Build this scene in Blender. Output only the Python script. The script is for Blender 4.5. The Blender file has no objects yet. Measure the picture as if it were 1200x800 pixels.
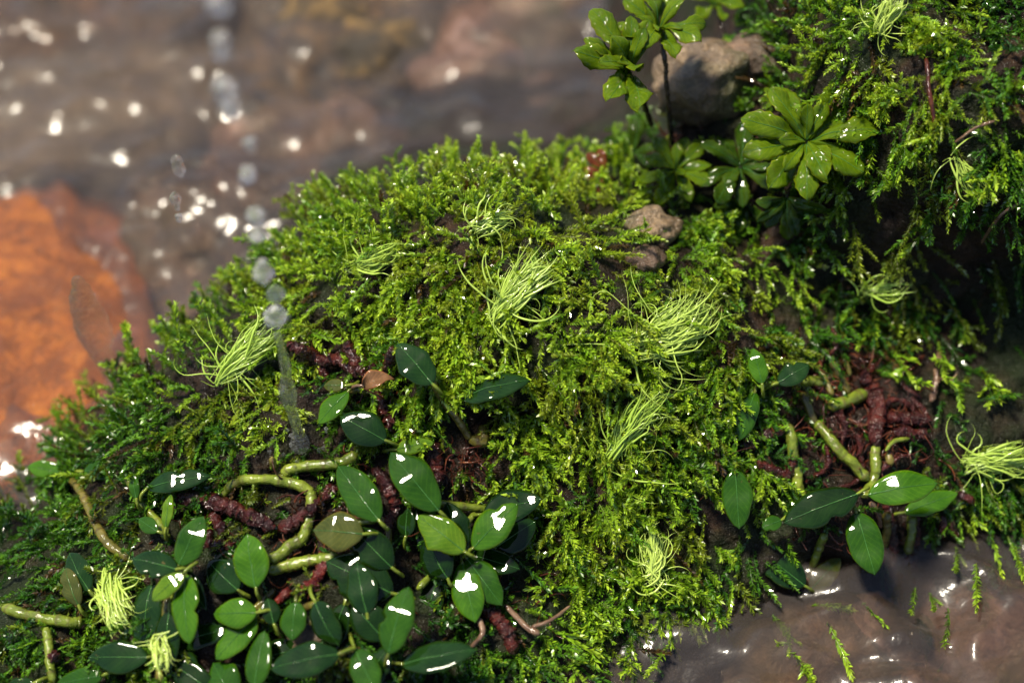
import bpy, math, random
import numpy as np
from mathutils import Vector, Matrix

# ------------------------------------------------------------------ camera, sky, sun, exposure
PITCH = math.radians(50.0)
DIST = 0.50                      # camera to the middle of the mossy bank, metres
MM = 0.001
PX = 0.0003                      # one photograph pixel on the bank plane, metres
scene = bpy.context.scene
COL = scene.collection
AX = np.array([1.0, 0, 0])
AF = np.array([0, math.cos(PITCH), -math.sin(PITCH)])
AU = np.array([0, math.sin(PITCH), math.cos(PITCH)])
CAM = -AF * DIST

cam_data = bpy.data.cameras.new('camera')
cam_data.lens = 50; cam_data.sensor_width = 36
cam_data.clip_start = 0.01; cam_data.clip_end = 200
cam_data.dof.use_dof = True
cam_data.dof.focus_distance = 0.486
cam_data.dof.aperture_fstop = 3.6
cam = bpy.data.objects.new('camera', cam_data)
cam.location = CAM; cam.rotation_euler = (math.pi / 2 - PITCH, 0, 0)
COL.objects.link(cam); scene.camera = cam

SUN_ELEV = math.radians(69); SUN_AZ = math.radians(-75)     # azimuth from +Y (away from camera), minus = left
world = bpy.data.worlds.new('World'); scene.world = world; world.use_nodes = True
wn = world.node_tree.nodes; wl = world.node_tree.links
sky = wn.new('ShaderNodeTexSky'); sky.sky_type = 'NISHITA'; sky.sun_disc = False
sky.sun_elevation = SUN_ELEV; sky.sun_rotation = SUN_AZ; sky.dust_density = 1.0; sky.air_density = 0.8
wl.new(sky.outputs[0], wn['Background'].inputs[0]); wn['Background'].inputs[1].default_value = 0.085
sd = bpy.data.lights.new('sun', 'SUN'); sd.energy = 5.0; sd.angle = math.radians(9); sd.color = (1.0, 0.91, 0.74)
sun = bpy.data.objects.new('sun', sd); COL.objects.link(sun)
sdir = Vector((math.sin(SUN_AZ) * math.cos(SUN_ELEV), math.cos(SUN_AZ) * math.cos(SUN_ELEV), math.sin(SUN_ELEV)))
sun.rotation_euler = sdir.to_track_quat('Z', 'Y').to_euler(); sun.location = sdir * 3
scene.view_settings.view_transform = 'Standard'; scene.view_settings.look = 'None'
scene.view_settings.exposure = 0.95; scene.view_settings.gamma = 1.0
scene.render.engine = 'CYCLES'
scene.cycles.use_denoising = True
scene.cycles.max_bounces = 10; scene.cycles.transparent_max_bounces = 12
scene.cycles.caustics_reflective = False; scene.cycles.caustics_refractive = False
scene.cycles.sample_clamp_indirect = 4.0

R = np.random.RandomState(7)
rnd = random.Random(11)
ZW = -0.063                      # level of the pool water

# ------------------------------------------------------------------ geometry of the bank
def Wp(a, b, h):
    a = np.asarray(a, float)[..., None]; b = np.asarray(b, float)[..., None]; h = np.asarray(h, float)[..., None]
    return a * AX + b * AU - h * AF

CTRL = [  # photograph x, y and bulge towards the viewer in cm: the relief of the bank
 (400,240,-1),(550,205,-1.4),(680,215,-2),(790,190,-3.2),(880,120,-3),(330,300,-1.2),
 (300,370,-.6),(450,320,.6),(600,330,1.1),(750,320,.4),(850,300,-1.4),(560,260,.2),
 (50,570,-2.4),(120,510,-1.3),(210,440,-.3),(100,650,1),(0,660,-.3),(-120,720,-.6),
 (200,700,2.4),(400,700,2.8),(550,700,2.0),(300,800,3.6),(100,800,3.2),(450,800,3.6),(0,800,3.0),
 (-200,850,2.5),(250,950,4.5),(600,900,3.4),
 (600,500,1.1),(700,600,.8),(450,500,.8),(300,500,.2),(330,580,1),(680,720,1.2),(740,790,1.3),(620,800,2.6),(800,560,.4),(800,450,.3),
 (1000,470,-1.4),(930,550,-.5),(1060,560,-.7),(1000,610,-.2),(900,440,-.9),
 (950,330,-2.6),(1050,350,-2.7),(1150,420,-2.8),(1190,520,-1.9),(1150,330,-2.2),
 (990,80,.3),(1100,100,2.5),(1180,150,2.6),(1150,20,1.8),(1050,190,1.2),(1180,250,.6),(960,170,-1.2),(960,20,-.6),
 (1350,100,2.5),(1400,400,-1),(1450,700,-3),(1100,-150,0),(1400,-150,0),
 (870,690,-.35),(1000,700,-1.7),(1100,670,-2.2),(1190,625,-2.3),(1000,800,-1.8),(1180,800,-3.2),(850,800,-1.6),
 (900,980,-3.5),(1250,980,-5)]
CT = np.array(CTRL, float); CTh = CT[:, 2] * 0.01
CTa = (CT[:, 0] - 600) * PX * (DIST - CTh) / DIST; CTb = (400 - CT[:, 1]) * PX * (DIST - CTh) / DIST
def _tps(d2): return 0.5 * d2 * np.log(d2 + 1e-12)
_n = len(CT); _A = np.zeros((_n + 3, _n + 3))
_A[:_n, :_n] = _tps((CTa[:, None] - CTa) ** 2 + (CTb[:, None] - CTb) ** 2) + np.eye(_n) * 2e-5
_Pm = np.stack([np.ones(_n), CTa, CTb], 1); _A[:_n, _n:] = _Pm; _A[_n:, :_n] = _Pm.T
_cw = np.linalg.solve(_A, np.concatenate([CTh, np.zeros(3)]))

OUTL = np.array([(-500,760),(-250,690),(-100,640),(0,590),(35,540),(90,487),(150,458),(200,412),(260,362),(320,297),(380,246),
 (450,218),(520,203),(600,195),(690,205),(735,180),(765,150),(800,128),(860,95),(905,70),(925,0),(935,-260),(1650,-260),(1650,1250),(-500,1250)], float)
OA = (OUTL[:, 0] - 600) * PX; OB = (400 - OUTL[:, 1]) * PX
def sdist(a, b):
    """signed distance to the edge of the bank, positive outside"""
    a = np.asarray(a, float); b = np.asarray(b, float); sh = a.shape; a = a.ravel(); b = b.ravel()
    best = np.full(a.shape, 1e9); inside = np.zeros(a.shape, bool); m = len(OA)
    for i in range(m):
        x0, y0, x1, y1 = OA[i], OB[i], OA[(i + 1) % m], OB[(i + 1) % m]
        dx, dy = x1 - x0, y1 - y0
        t = np.clip(((a - x0) * dx + (b - y0) * dy) / (dx * dx + dy * dy), 0, 1)
        best = np.minimum(best, np.hypot(a - x0 - t * dx, b - y0 - t * dy))
        c = ((y0 > b) != (y1 > b)) & (a < dx * (b - y0) / (dy if abs(dy) > 1e-12 else 1e-12) + x0)
        inside ^= c
    return np.where(inside, -best, best).reshape(sh)

def vnoise(x, y, seed=0):
    """smooth value noise"""
    xi = np.floor(x).astype(np.int64); yi = np.floor(y).astype(np.int64); fx = x - xi; fy = y - yi
    def hsh(i, j):
        v = (i * 374761393 + j * 668265263 + seed * 1442695041) & 0xffffffff
        v = ((v ^ (v >> 13)) * 1274126177) & 0xffffffff
        return ((v ^ (v >> 16)) & 0xffff) / 65535.0
    u = fx * fx * (3 - 2 * fx); v = fy * fy * (3 - 2 * fy)
    return (hsh(xi, yi) * (1 - u) + hsh(xi + 1, yi) * u) * (1 - v) + (hsh(xi, yi + 1) * (1 - u) + hsh(xi + 1, yi + 1) * u) * v
def fbm(x, y, seed=0, o=4):
    s = 0; am = 1.0; tt = 0
    for k in range(o):
        s = s + am * vnoise(x * 2 ** k, y * 2 ** k, seed + k * 17); tt += am; am *= .5
    return s / tt

def H(a, b, fine=True):
    a = np.asarray(a, float); b = np.asarray(b, float); sh = a.shape; a = np.atleast_1d(a).ravel(); b = np.atleast_1d(b).ravel()
    d2 = (a[:, None] - CTa) ** 2 + (b[:, None] - CTb) ** 2
    h = _tps(d2) @ _cw[:_n] + _cw[_n] + _cw[_n + 1] * a + _cw[_n + 2] * b
    h = np.clip(h, -0.08, 0.05)
    sd_ = sdist(a, b) + (fbm(a / .012, b / .012, 5, 2) - .5) * .006
    k = .006
    h = h - 3.4 * k * np.log1p(np.exp(np.clip((sd_ + .002) / k, -30, 30)))
    if fine:
        m = np.clip(1 - sd_ / .02, 0, 1)
        h = h + m * ((fbm(a / .028, b / .028, 1) - .5) * .022 + (fbm(a / .009, b / .009, 2) - .5) * .009)
    return h.reshape(sh) if sh else float(h[0])

def S(x, y, dh=0.0):
    """the point of the bank that the photograph shows at x, y, raised by dh metres"""
    h = 0.0
    for _ in range(9):
        s = PX * (DIST - h) / DIST
        h = .5 * h + .5 * H((x - 600) * s, (400 - y) * s)
    h += dh; s = PX * (DIST - h) / DIST
    return Wp((x - 600) * s, (400 - y) * s, h)
def SN(P):
    a = P @ AX; b = P @ AU; e = .004
    n = Wp(-(H(a + e, b, False) - H(a - e, b, False)) / (2 * e), -(H(a, b + e, False) - H(a, b - e, False)) / (2 * e), 1.0)
    return n / np.linalg.norm(n)
def PA(x, y, h):
    s = PX * (DIST - h) / DIST
    return Wp((x - 600) * s, (400 - y) * s, h)
def SW(x, y, dh=0.0):
    p = S(x, y, dh)
    return p if p[2] > ZW + .007 else atz(x, y, ZW + .007)
def to_px(P):
    q = P - CAM; d = q @ AF
    return 600 + (q @ AX) / d * DIST / PX, 400 - (q @ AU) / d * DIST / PX
def atz(x, y, z):
    d = AF + (x - 600) * PX / DIST * AX + (400 - y) * PX / DIST * AU
    return CAM + d * (z - CAM[2]) / d[2]
def unit(v): v = np.asarray(v, float); return v / (np.linalg.norm(v, axis=-1, keepdims=True) + 1e-12)

# ------------------------------------------------------------------ materials
def mat(name):
    m = bpy.data.materials.new(name); m.use_nodes = True
    nt = m.node_tree; nt.nodes.clear()
    out = nt.nodes.new('ShaderNodeOutputMaterial')
    return m, nt, out
class N:
    def __init__(s, nt): s.nt = nt
    def new(s, t, **kw):
        n = s.nt.nodes.new(t)
        for k, v in kw.items():
            if k.startswith('i_'):
                n.inputs[k[2:].replace('_', ' ')].default_value = v
            else: setattr(n, k, v)
        return n
    def l(s, a, b): s.nt.links.new(a, b)
    def ramp(s, fac, stops):
        r = s.nt.nodes.new('ShaderNodeValToRGB'); e = r.color_ramp.elements
        while len(e) < len(stops): e.new(.5)
        for i, (p, c) in enumerate(stops): e[i].position = p; e[i].color = (*c, 1)
        s.l(fac, r.inputs[0]); return r.outputs[0]
    def noise(s, scale, detail=4, rough=.55, dist=0, coord=None):
        t = s.new('ShaderNodeTexNoise'); t.inputs['Scale'].default_value = scale; t.inputs['Detail'].default_value = detail
        t.inputs['Roughness'].default_value = rough; t.inputs['Distortion'].default_value = dist
        if coord is not None: s.l(coord, t.inputs['Vector'])
        return t
    def bump(s, h, strength, dist, normal=None):
        b = s.new('ShaderNodeBump'); b.inputs['Strength'].default_value = strength; b.inputs['Distance'].default_value = dist
        s.l(h, b.inputs['Height'])
        if normal is not None: s.l(normal, b.inputs['Normal'])
        return b.outputs[0]
    def mixc(s, f, a, b, mode='MIX'):
        m = s.new('ShaderNodeMix', data_type='RGBA', blend_type=mode)
        for sock, v in ((m.inputs[0], f), (m.inputs[6], a), (m.inputs[7], b)):
            if isinstance(v, (int, float)): sock.default_value = v
            elif isinstance(v, tuple): sock.default_value = (*v, 1)
            else: s.l(v, sock)
        return m.outputs[2]

def m_soil():
    m, nt, out = mat('wet_soil'); n = N(nt)
    co = n.new('ShaderNodeNewGeometry').outputs['Position']
    a = n.noise(90, 6, .65, .3, co); b = n.noise(600, 4, .6, 0, co); c = n.noise(28, 3, .5, 0, co)
    base = n.ramp(a.outputs[0], [(.3, (.005, .0035, .0025)), (.5, (.015, .009, .006)), (.72, (.045, .024, .013))])
    g = n.ramp(c.outputs[0], [(.45, (0, 0, 0)), (.62, (1, 1, 1))])
    base = n.mixc(g, base, (.010, .016, .004))
    p = n.new('ShaderNodeBsdfPrincipled'); p.inputs['Roughness'].default_value = .5; p.inputs['Specular IOR Level'].default_value = .12; p.inputs['Coat Weight'].default_value = .28; p.inputs['Coat Roughness'].default_value = .08
    nb = n.bump(a.outputs[0], 1, .006); nb = n.bump(b.outputs[0], 1, .002, nb)
    n.l(base, p.inputs['Base Color']); n.l(nb, p.inputs['Normal']); n.l(nb, p.inputs['Coat Normal']); n.l(p.outputs[0], out.inputs[0])
    return m
def m_rock(name, c0, c1, c2, scale=40, wet=.7, rough=.35, speck=None):
    m, nt, out = mat(name); n = N(nt)
    co = n.new('ShaderNodeNewGeometry').outputs['Position']
    a = n.noise(scale, 7, .62, .4, co); b = n.noise(scale * 9, 5, .65, 0, co); c = n.noise(scale * .4, 3, .5, .5, co)
    base = n.ramp(a.outputs[0], [(.3, c0), (.5, c1), (.7, c2)])
    if speck:
        base = n.mixc(n.ramp(c.outputs[0], [(.48, (0, 0, 0)), (.66, (1, 1, 1))]), base, speck)
    base = n.mixc(.8, base, n.ramp(b.outputs[0], [(.3, (.2, .2, .2)), (.7, (.8, .8, .8))]), 'OVERLAY')
    p = n.new('ShaderNodeBsdfPrincipled'); p.inputs['Roughness'].default_value = rough; p.inputs['Coat Weight'].default_value = wet; p.inputs['Coat Roughness'].default_value = .1
    nb = n.bump(a.outputs[0], .9, .006); nb = n.bump(b.outputs[0], .9, .0016, nb)
    n.l(base, p.inputs['Base Color']); n.l(nb, p.inputs['Normal']); n.l(nb, p.inputs['Coat Normal']); n.l(p.outputs[0], out.inputs[0])
    return m
def m_moss(name='moss_green', const=None, rough=.28, transl=.35):
    m, nt, out = mat(name); n = N(nt)
    if const is None:
        c = n.new('ShaderNodeVertexColor', layer_name='col').outputs[0]
    else:
        oi = n.new('ShaderNodeObjectInfo'); c = n.ramp(oi.outputs['Random'], const)
    d = n.new('ShaderNodeBsdfPrincipled'); d.inputs['Roughness'].default_value = rough; d.inputs['Specular IOR Level'].default_value = .6
    d.inputs['Coat Weight'].default_value = .8; d.inputs['Coat Roughness'].default_value = .06
    t = n.new('ShaderNodeBsdfTranslucent'); mx = n.new('ShaderNodeMixShader'); mx.inputs[0].default_value = transl
    n.l(c, d.inputs['Base Color'])
    tc = n.mixc(1.0, c, (1.35, 1.2, .45), 'MULTIPLY'); n.l(tc, t.inputs[0])
    n.l(d.outputs[0], mx.inputs[1]); n.l(t.outputs[0], mx.inputs[2]); n.l(mx.outputs[0], out.inputs[0])
    return m
def m_leaf(name, dark, light, rough=.16, film=.5, transl=.12, wav=60):
    m, nt, out = mat(name); n = N(nt)
    tc = n.new('ShaderNodeTexCoord'); oi = n.new('ShaderNodeObjectInfo')
    add = n.new('ShaderNodeVectorMath', operation='ADD'); n.l(tc.outputs['Object'], add.inputs[0]); n.l(oi.outputs['Random'], add.inputs[1])
    co = add.outputs[0]
    a = n.noise(110, 4, .6, .2, co); cell = n.new('ShaderNodeTexVoronoi'); cell.inputs['Scale'].default_value = 1500; n.l(co, cell.inputs['Vector'])
    base = n.ramp(a.outputs[0], [(.3, dark), (.72, light)])
    base = n.mixc(.3, base, n.ramp(cell.outputs['Distance'], [(0, (.35, .35, .35)), (.6, (.62, .62, .62))]), 'OVERLAY')
    # side veins from the blade's own coordinates (across, along)
    sp = n.new('ShaderNodeSeparateColor'); n.l(n.new('ShaderNodeVertexColor', layer_name='blade').outputs[0], sp.inputs[0])
    ph = n.new('ShaderNodeMath', operation='MULTIPLY_ADD'); n.l(sp.outputs[0], ph.inputs[0]); ph.inputs[1].default_value = -.28; n.l(sp.outputs[1], ph.inputs[2])
    ml = n.new('ShaderNodeMath', operation='MULTIPLY'); n.l(ph.outputs[0], ml.inputs[0]); ml.inputs[1].default_value = 58.0
    sn = n.new('ShaderNodeMath', operation='SINE'); n.l(ml.outputs[0], sn.inputs[0])
    vein = n.ramp(sn.outputs[0], [(.72, (0, 0, 0)), (.98, (.38, .38, .38))])
    base = n.mixc(vein, base, n.mixc(1.0, base, (2.0, 1.6, 1.5), 'MULTIPLY'))
    rim = n.ramp(sp.outputs[0], [(.86, (0, 0, 0)), (1, (.5, .5, .5))])
    base = n.mixc(rim, base, n.mixc(1.0, base, (2.4, 1.4, .8), 'MULTIPLY'))
    spot = n.noise(420, 3, .6, 0, co)
    base = n.mixc(n.ramp(spot.outputs[0], [(.70, (0, 0, 0)), (.76, (.55, .55, .55))]), base, (.10, .07, .025))
    w = n.noise(wav, 0, .5, .6, co); w3 = n.noise(wav * 2.6, 0, .5, .4, co); w2 = n.noise(260, 2, .5, 0, co)
    p = n.new('ShaderNodeBsdfPrincipled'); p.inputs['Roughness'].default_value = .5; p.inputs['Specular IOR Level'].default_value = .0
    p.inputs['Coat Weight'].default_value = .9; p.inputs['Coat Roughness'].default_value = .02; p.inputs['Coat IOR'].default_value = 1.36
    nb0 = n.bump(w2.outputs[0], .3, .0008)
    nb = n.bump(w.outputs[0], film, .0026); nb = n.bump(w3.outputs[0], film * .45, .0016, nb)
    n.l(base, p.inputs['Base Color']); n.l(nb0, p.inputs['Normal']); n.l(nb, p.inputs['Coat Normal'])
    t = n.new('ShaderNodeBsdfTranslucent'); n.l(n.mixc(1.0, base, (1.6, 1.5, .6), 'MULTIPLY'), t.inputs[0])
    mx = n.new('ShaderNodeMixShader'); mx.inputs[0].default_value = transl
    n.l(p.outputs[0], mx.inputs[1]); n.l(t.outputs[0], mx.inputs[2]); n.l(mx.outputs[0], out.inputs[0])
    return m
def m_stem(name, c0, c1, c2, rough=.22, ring=None, bs=.5):
    m, nt, out = mat(name); n = N(nt)
    co = n.new('ShaderNodeTexCoord').outputs['Object']
    a = n.noise(160, 5, .6, .3, co); b = n.noise(900, 3, .6, 0, co)
    base = n.ramp(a.outputs[0], [(.32, c0), (.5, c1), (.68, c2)])
    if ring:
        at = n.new('ShaderNodeVertexColor', layer_name='ring').outputs[0]
        base = n.mixc(at, base, ring)
    p = n.new('ShaderNodeBsdfPrincipled'); p.inputs['Roughness'].default_value = .5; p.inputs['Specular IOR Level'].default_value = .03; p.inputs['Coat Weight'].default_value = .9; p.inputs['Coat Roughness'].default_value = .05
    p.inputs['Subsurface Weight'].default_value = .0
    nb = n.bump(a.outputs[0], bs, .002 if bs < .8 else .005); nb = n.bump(b.outputs[0], bs, .0005 if bs < .8 else .0014, nb)
    n.l(base, p.inputs['Base Color']); n.l(nb, p.inputs['Normal']); n.l(nb, p.inputs['Coat Normal']); n.l(p.outputs[0], out.inputs[0])
    return m
def m_water():
    m, nt, out = mat('pool_water'); n = N(nt)
    co = n.new('ShaderNodeNewGeometry').outputs['Position']
    a = n.noise(46, 4, .55, 1.0, co); b = n.noise(13, 3, .5, .8, co)
    nb = n.bump(b.outputs[0], .55, .02); nb = n.bump(a.outputs[0], .22, .006, nb)
    fr = n.new('ShaderNodeFresnel'); fr.inputs[0].default_value = 1.37; n.l(nb, fr.inputs['Normal'])
    g1 = n.new('ShaderNodeBsdfGlossy'); g1.inputs['Roughness'].default_value = .13; n.l(nb, g1.inputs['Normal'])
    g2 = n.new('ShaderNodeBsdfGlossy'); g2.inputs['Roughness'].default_value = .38; n.l(nb, g2.inputs['Normal'])
    gl = n.new('ShaderNodeMixShader'); gl.inputs[0].default_value = .27; n.l(g1.outputs[0], gl.inputs[1]); n.l(g2.outputs[0], gl.inputs[2])
    tr = n.new('ShaderNodeBsdfTransparent'); tr.inputs[0].default_value = (.96, .88, .79, 1)
    rf = n.new('ShaderNodeBsdfRefraction'); rf.inputs['IOR'].default_value = 1.33; rf.inputs['Roughness'].default_value = .10; rf.inputs[0].default_value = (.96, .88, .79, 1); n.l(nb, rf.inputs['Normal'])
    m0 = n.new('ShaderNodeMixShader'); m0.inputs[0].default_value = .5; n.l(tr.outputs[0], m0.inputs[1]); n.l(rf.outputs[0], m0.inputs[2])
    df = n.new('ShaderNodeBsdfDiffuse'); df.inputs[0].default_value = (.62, .53, .50, 1)  # pale matte veil: soft light reflected off the surface, put in as even colour
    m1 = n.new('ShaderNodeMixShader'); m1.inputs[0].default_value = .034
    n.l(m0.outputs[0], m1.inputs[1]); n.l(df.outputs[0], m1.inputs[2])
    m2 = n.new('ShaderNodeMixShader'); n.l(fr.outputs[0], m2.inputs[0]); n.l(m1.outputs[0], m2.inputs[1]); n.l(gl.outputs[0], m2.inputs[2])
    n.l(m2.outputs[0], out.inputs[0]); return m
def m_drop(nm='clear_water', gw=.75, air_w=1.0):
    m, nt, out = mat(nm); n = N(nt)
    co = n.new('ShaderNodeNewGeometry').outputs['Position']
    a = n.noise(260, 3, .5, 1.0, co)
    nb = n.bump(a.outputs[0], .7, .004)
    g = n.new('ShaderNodeBsdfGlass'); g.inputs['IOR'].default_value = 1.33; g.inputs['Roughness'].default_value = .0; n.l(nb, g.inputs['Normal'])
    t = n.new('ShaderNodeBsdfTransparent')
    mx = n.new('ShaderNodeMixShader'); mx.inputs[0].default_value = gw
    n.l(t.outputs[0], mx.inputs[1]); n.l(g.outputs[0], mx.inputs[2])
    air = n.noise(900, 4, .6, .5, co); ar = n.ramp(air.outputs[0], [(.45, (.02 * air_w,) * 3), (.72, (.4 * air_w,) * 3)])
    df = n.new('ShaderNodeBsdfDiffuse'); df.inputs[0].default_value = (.8, .8, .82, 1); m3 = n.new('ShaderNodeMixShader')
    n.l(ar, m3.inputs[0]); n.l(mx.outputs[0], m3.inputs[1]); n.l(df.outputs[0], m3.inputs[2]); n.l(m3.outputs[0], out.inputs[0]); return m

M = dict(
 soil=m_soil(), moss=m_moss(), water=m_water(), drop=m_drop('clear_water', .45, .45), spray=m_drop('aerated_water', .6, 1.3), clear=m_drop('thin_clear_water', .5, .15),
 bed=m_rock('stream_bed', (.010, .005, .0015), (.044, .022, .007), (.15, .075, .028), 45, .1, .7, (.030, .022, .009)),
 orange=m_rock('orange_stone', (.09, .020, .0006), (.27, .068, .002), (.40, .12, .006), 110, .25, .6, (.14, .032, .001)),
 brown=m_rock('brown_stone', (.022, .012, .006), (.070, .038, .020), (.17, .10, .055), 60, .4, .5, (.045, .034, .013)),
 pink=m_rock('reddish_rock', (.055, .027, .019), (.15, .078, .056), (.26, .15, .11), 50, .4, .5, (.085, .052, .028)),
 tan=m_rock('tan_stone', (.05, .032, .016), (.14, .092, .048), (.26, .18, .10), 70, .5, .45, (.06, .075, .018)),
 ochre=m_rock('ochre_stone', (.010, .006, .002), (.055, .032, .009), (.26, .15, .04), 80, .1, .7, (.024, .016, .007)),
 grey=m_rock('grey_stone', (.022, .016, .011), (.070, .052, .036), (.15, .115, .085), 35, .1, .7),
 tuft=m_moss('pale_moss', [(0, (.36, .54, .06)), (1, (.52, .66, .14))], .3, .35),
 leaf_dark=m_leaf('leaf_dark_green', (.0025, .009, .0012), (.006, .021, .0025), transl=.04, film=.32),
 leaf_blue=m_leaf('leaf_deep_green', (.003, .012, .0025), (.008, .027, .0045), transl=.04, film=.32),
 leaf_mid=m_leaf('leaf_mid_green', (.008, .032, .002), (.019, .062, .0035), transl=.08, film=.28),
 leaf_bright=m_leaf('leaf_bright_green', (.015, .055, .002), (.038, .105, .005), transl=.12, film=.28),
 leaf_lime=m_leaf('leaf_lime_green', (.036, .090, .004), (.080, .15, .010), transl=.2, film=.32),
 leaf_olive=m_leaf('leaf_olive', (.018, .028, .005), (.055, .064, .014), transl=.12, film=.32),
 leaf_dead=m_leaf('leaf_dead_tan', (.05, .026, .013), (.22, .12, .06), .3, .3, .2),
 midrib=m_stem('midrib_green', (.02, .075, .012), (.03, .10, .018), (.045, .13, .025)),
 stem_green=m_stem('stem_green', (.05, .055, .008), (.095, .13, .012), (.15, .185, .02), ring=(.07, .06, .015)),
 stem_olive=m_stem('stem_olive', (.04, .033, .008), (.085, .078, .013), (.15, .115, .028), ring=(.05, .03, .01)),
 stem_red=m_stem('stem_dark_red', (.008, .0016, .001), (.034, .006, .004), (.080, .015, .010), bs=.9),
 stem_brightred=m_stem('stem_bright_red', (.03, .004, .002), (.09, .009, .005), (.16, .02, .01), bs=.9),
 stem_black=m_stem('stem_dark_brown', (.008, .006, .004), (.018, .011, .007), (.045, .022, .014)),
 twig=m_stem('twig_tan', (.04, .022, .014), (.10, .058, .036), (.19, .12, .075)),
 root=m_stem('root_fibre', (.012, .003, .002), (.050, .010, .005), (.13, .045, .016)),
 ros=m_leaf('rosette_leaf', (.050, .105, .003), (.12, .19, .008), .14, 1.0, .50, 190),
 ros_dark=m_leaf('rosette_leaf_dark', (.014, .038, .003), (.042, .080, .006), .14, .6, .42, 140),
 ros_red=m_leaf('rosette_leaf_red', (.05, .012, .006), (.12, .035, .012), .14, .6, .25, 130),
)

# ------------------------------------------------------------------ mesh helpers
def mesh_np(name, V, F, smooth=True, cols=None, layer='col'):
    V = np.asarray(V, np.float32); F = np.asarray(F, np.int32); k = F.shape[1]
    me = bpy.data.meshes.new(name)
    me.vertices.add(len(V)); me.vertices.foreach_set('co', V.ravel())
    me.loops.add(F.size); me.loops.foreach_set('vertex_index', F.ravel())
    me.polygons.add(len(F)); me.polygons.foreach_set('loop_start', np.arange(0, F.size, k, dtype=np.int32))
    me.polygons.foreach_set('loop_total', np.full(len(F), k, np.int32))
    me.update(calc_edges=True)
    if smooth: me.polygons.foreach_set('use_smooth', np.ones(len(F), bool))
    if cols is not None:
        at = me.color_attributes.new(layer, 'FLOAT_COLOR', 'POINT')
        at.data.foreach_set('color', np.concatenate([cols, np.ones((len(cols), 1))], 1).astype(np.float32).ravel())
    return me
def link(name, me, m, parent=None, loc=None):
    o = bpy.data.objects.new(name, me); COL.objects.link(o)
    if m is not None and me is not None and not me.materials: me.materials.append(m)
    if parent is not None: o.parent = parent
    if loc is not None: o.location = loc
    return o
def tag(o, label, cat=None, group=None, kind=None):
    o['label'] = label
    if cat: o['category'] = cat
    if group: o['group'] = group
    if kind: o['kind'] = kind
    return o
def thing(name, label, cat, loc, group=None):
    o = bpy.data.objects.new(name, None); COL.objects.link(o); o.location = loc; o.empty_display_size = .005
    return tag(o, label, cat, group)
def catmull(P, n):
    P = np.asarray(P, float)
    if len(P) == 2: return P[0] + (P[1] - P[0]) * np.linspace(0, 1, n)[:, None]
    Q = np.vstack([2 * P[0] - P[1], P, 2 * P[-1] - P[-2]]); out = []
    for t in np.linspace(0, len(P) - 1 - 1e-9, n):
        i = int(t); f = t - i; p0, p1, p2, p3 = Q[i:i + 4]
        out.append(.5 * (2 * p1 + (p2 - p0) * f + (2 * p0 - 5 * p1 + 4 * p2 - p3) * f * f + (3 * p1 - p0 - 3 * p2 + p3) * f ** 3))
    return np.array(out)
def tube_geo(C, rad, ns=8, cap=True):
    C = np.asarray(C, float); n = len(C); T = unit(np.gradient(C, axis=0))
    up = np.array([.3, .2, 1.0]); up = up if abs(T[0] @ unit(up)) < .9 else np.array([1.0, .1, 0])
    A = unit(np.cross(T[0], up)); V = []
    for i in range(n):
        A = unit(A - T[i] * (A @ T[i])); B = np.cross(T[i], A)
        r = rad[i] if np.ndim(rad) == 1 else rad
        ang = np.arange(ns) * 2 * math.pi / ns
        rr = r if np.ndim(r) == 0 else r
        V.append(C[i] + (np.cos(ang)[:, None] * A + np.sin(ang)[:, None] * B) * rr)
    V = np.vstack(V); F = []
    for i in range(n - 1):
        for j in range(ns):
            F.append((i * ns + j, i * ns + (j + 1) % ns, (i + 1) * ns + (j + 1) % ns, (i + 1) * ns + j))
    if cap:
        V = np.vstack([V, C[0] - T[0] * rad[0] * .5, C[-1] + T[-1] * rad[-1] * .6]); b0 = len(V) - 2
        for j in range(0, ns, 2):
            F.append((b0, (j + 2) % ns, (j + 1) % ns, j)); e = (n - 1) * ns
            F.append((b0 + 1, e + j, e + (j + 1) % ns, e + (j + 2) % ns))
    return V, np.array(F, np.int32)
def knobby(name, pts, r0, r1, m, parent, org, knob=.11, ringed=True, seed=0, step=3.4 * MM, rough=.07):
    """a ringed, uneven rhizome"""
    L = sum(np.linalg.norm(np.subtract(pts[i + 1], pts[i])) for i in range(len(pts) - 1))
    n = max(8, int(L / (.7 * MM))); C = catmull(pts, n)
    s = np.linspace(0, L, n); rs = np.random.RandomState(seed + 3)
    C = C + (np.stack([np.interp(s, np.arange(0, L + .004, .004), rs.randn(len(np.arange(0, L + .004, .004)))) for _ in range(3)], 1)) * r0 * .14
    ph = (s / step + rs.rand()) % 1.0
    prof = 1 + knob * (np.exp(-((ph - .5) / .16) ** 2) - .3)
    rad = (r0 + (r1 - r0) * s / L) * prof * (1 + (.10 if ringed else .16) * np.interp(s, np.arange(0, L + .005, .0025), rs.uniform(-1, 1, len(np.arange(0, L + .005, .0025)))))
    rad[0] *= .6; rad[-1] *= .5; rad[1] *= .85; rad[-2] *= .8
    V, F = tube_geo(C, rad, 9 if False else 8)
    V = V + unit(rs.randn(*V.shape)) * r0 * rough
    ring = np.exp(-((ph - .5) / .07) ** 2) * (.9 if ringed else 0)
    rc = np.repeat(ring, 8); rc = np.concatenate([rc, [0, 0]])
    me = mesh_np(name, V - org, F, True, np.repeat(rc[:, None], 3, 1), 'ring')
    return link(name, me, m, parent)

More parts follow.
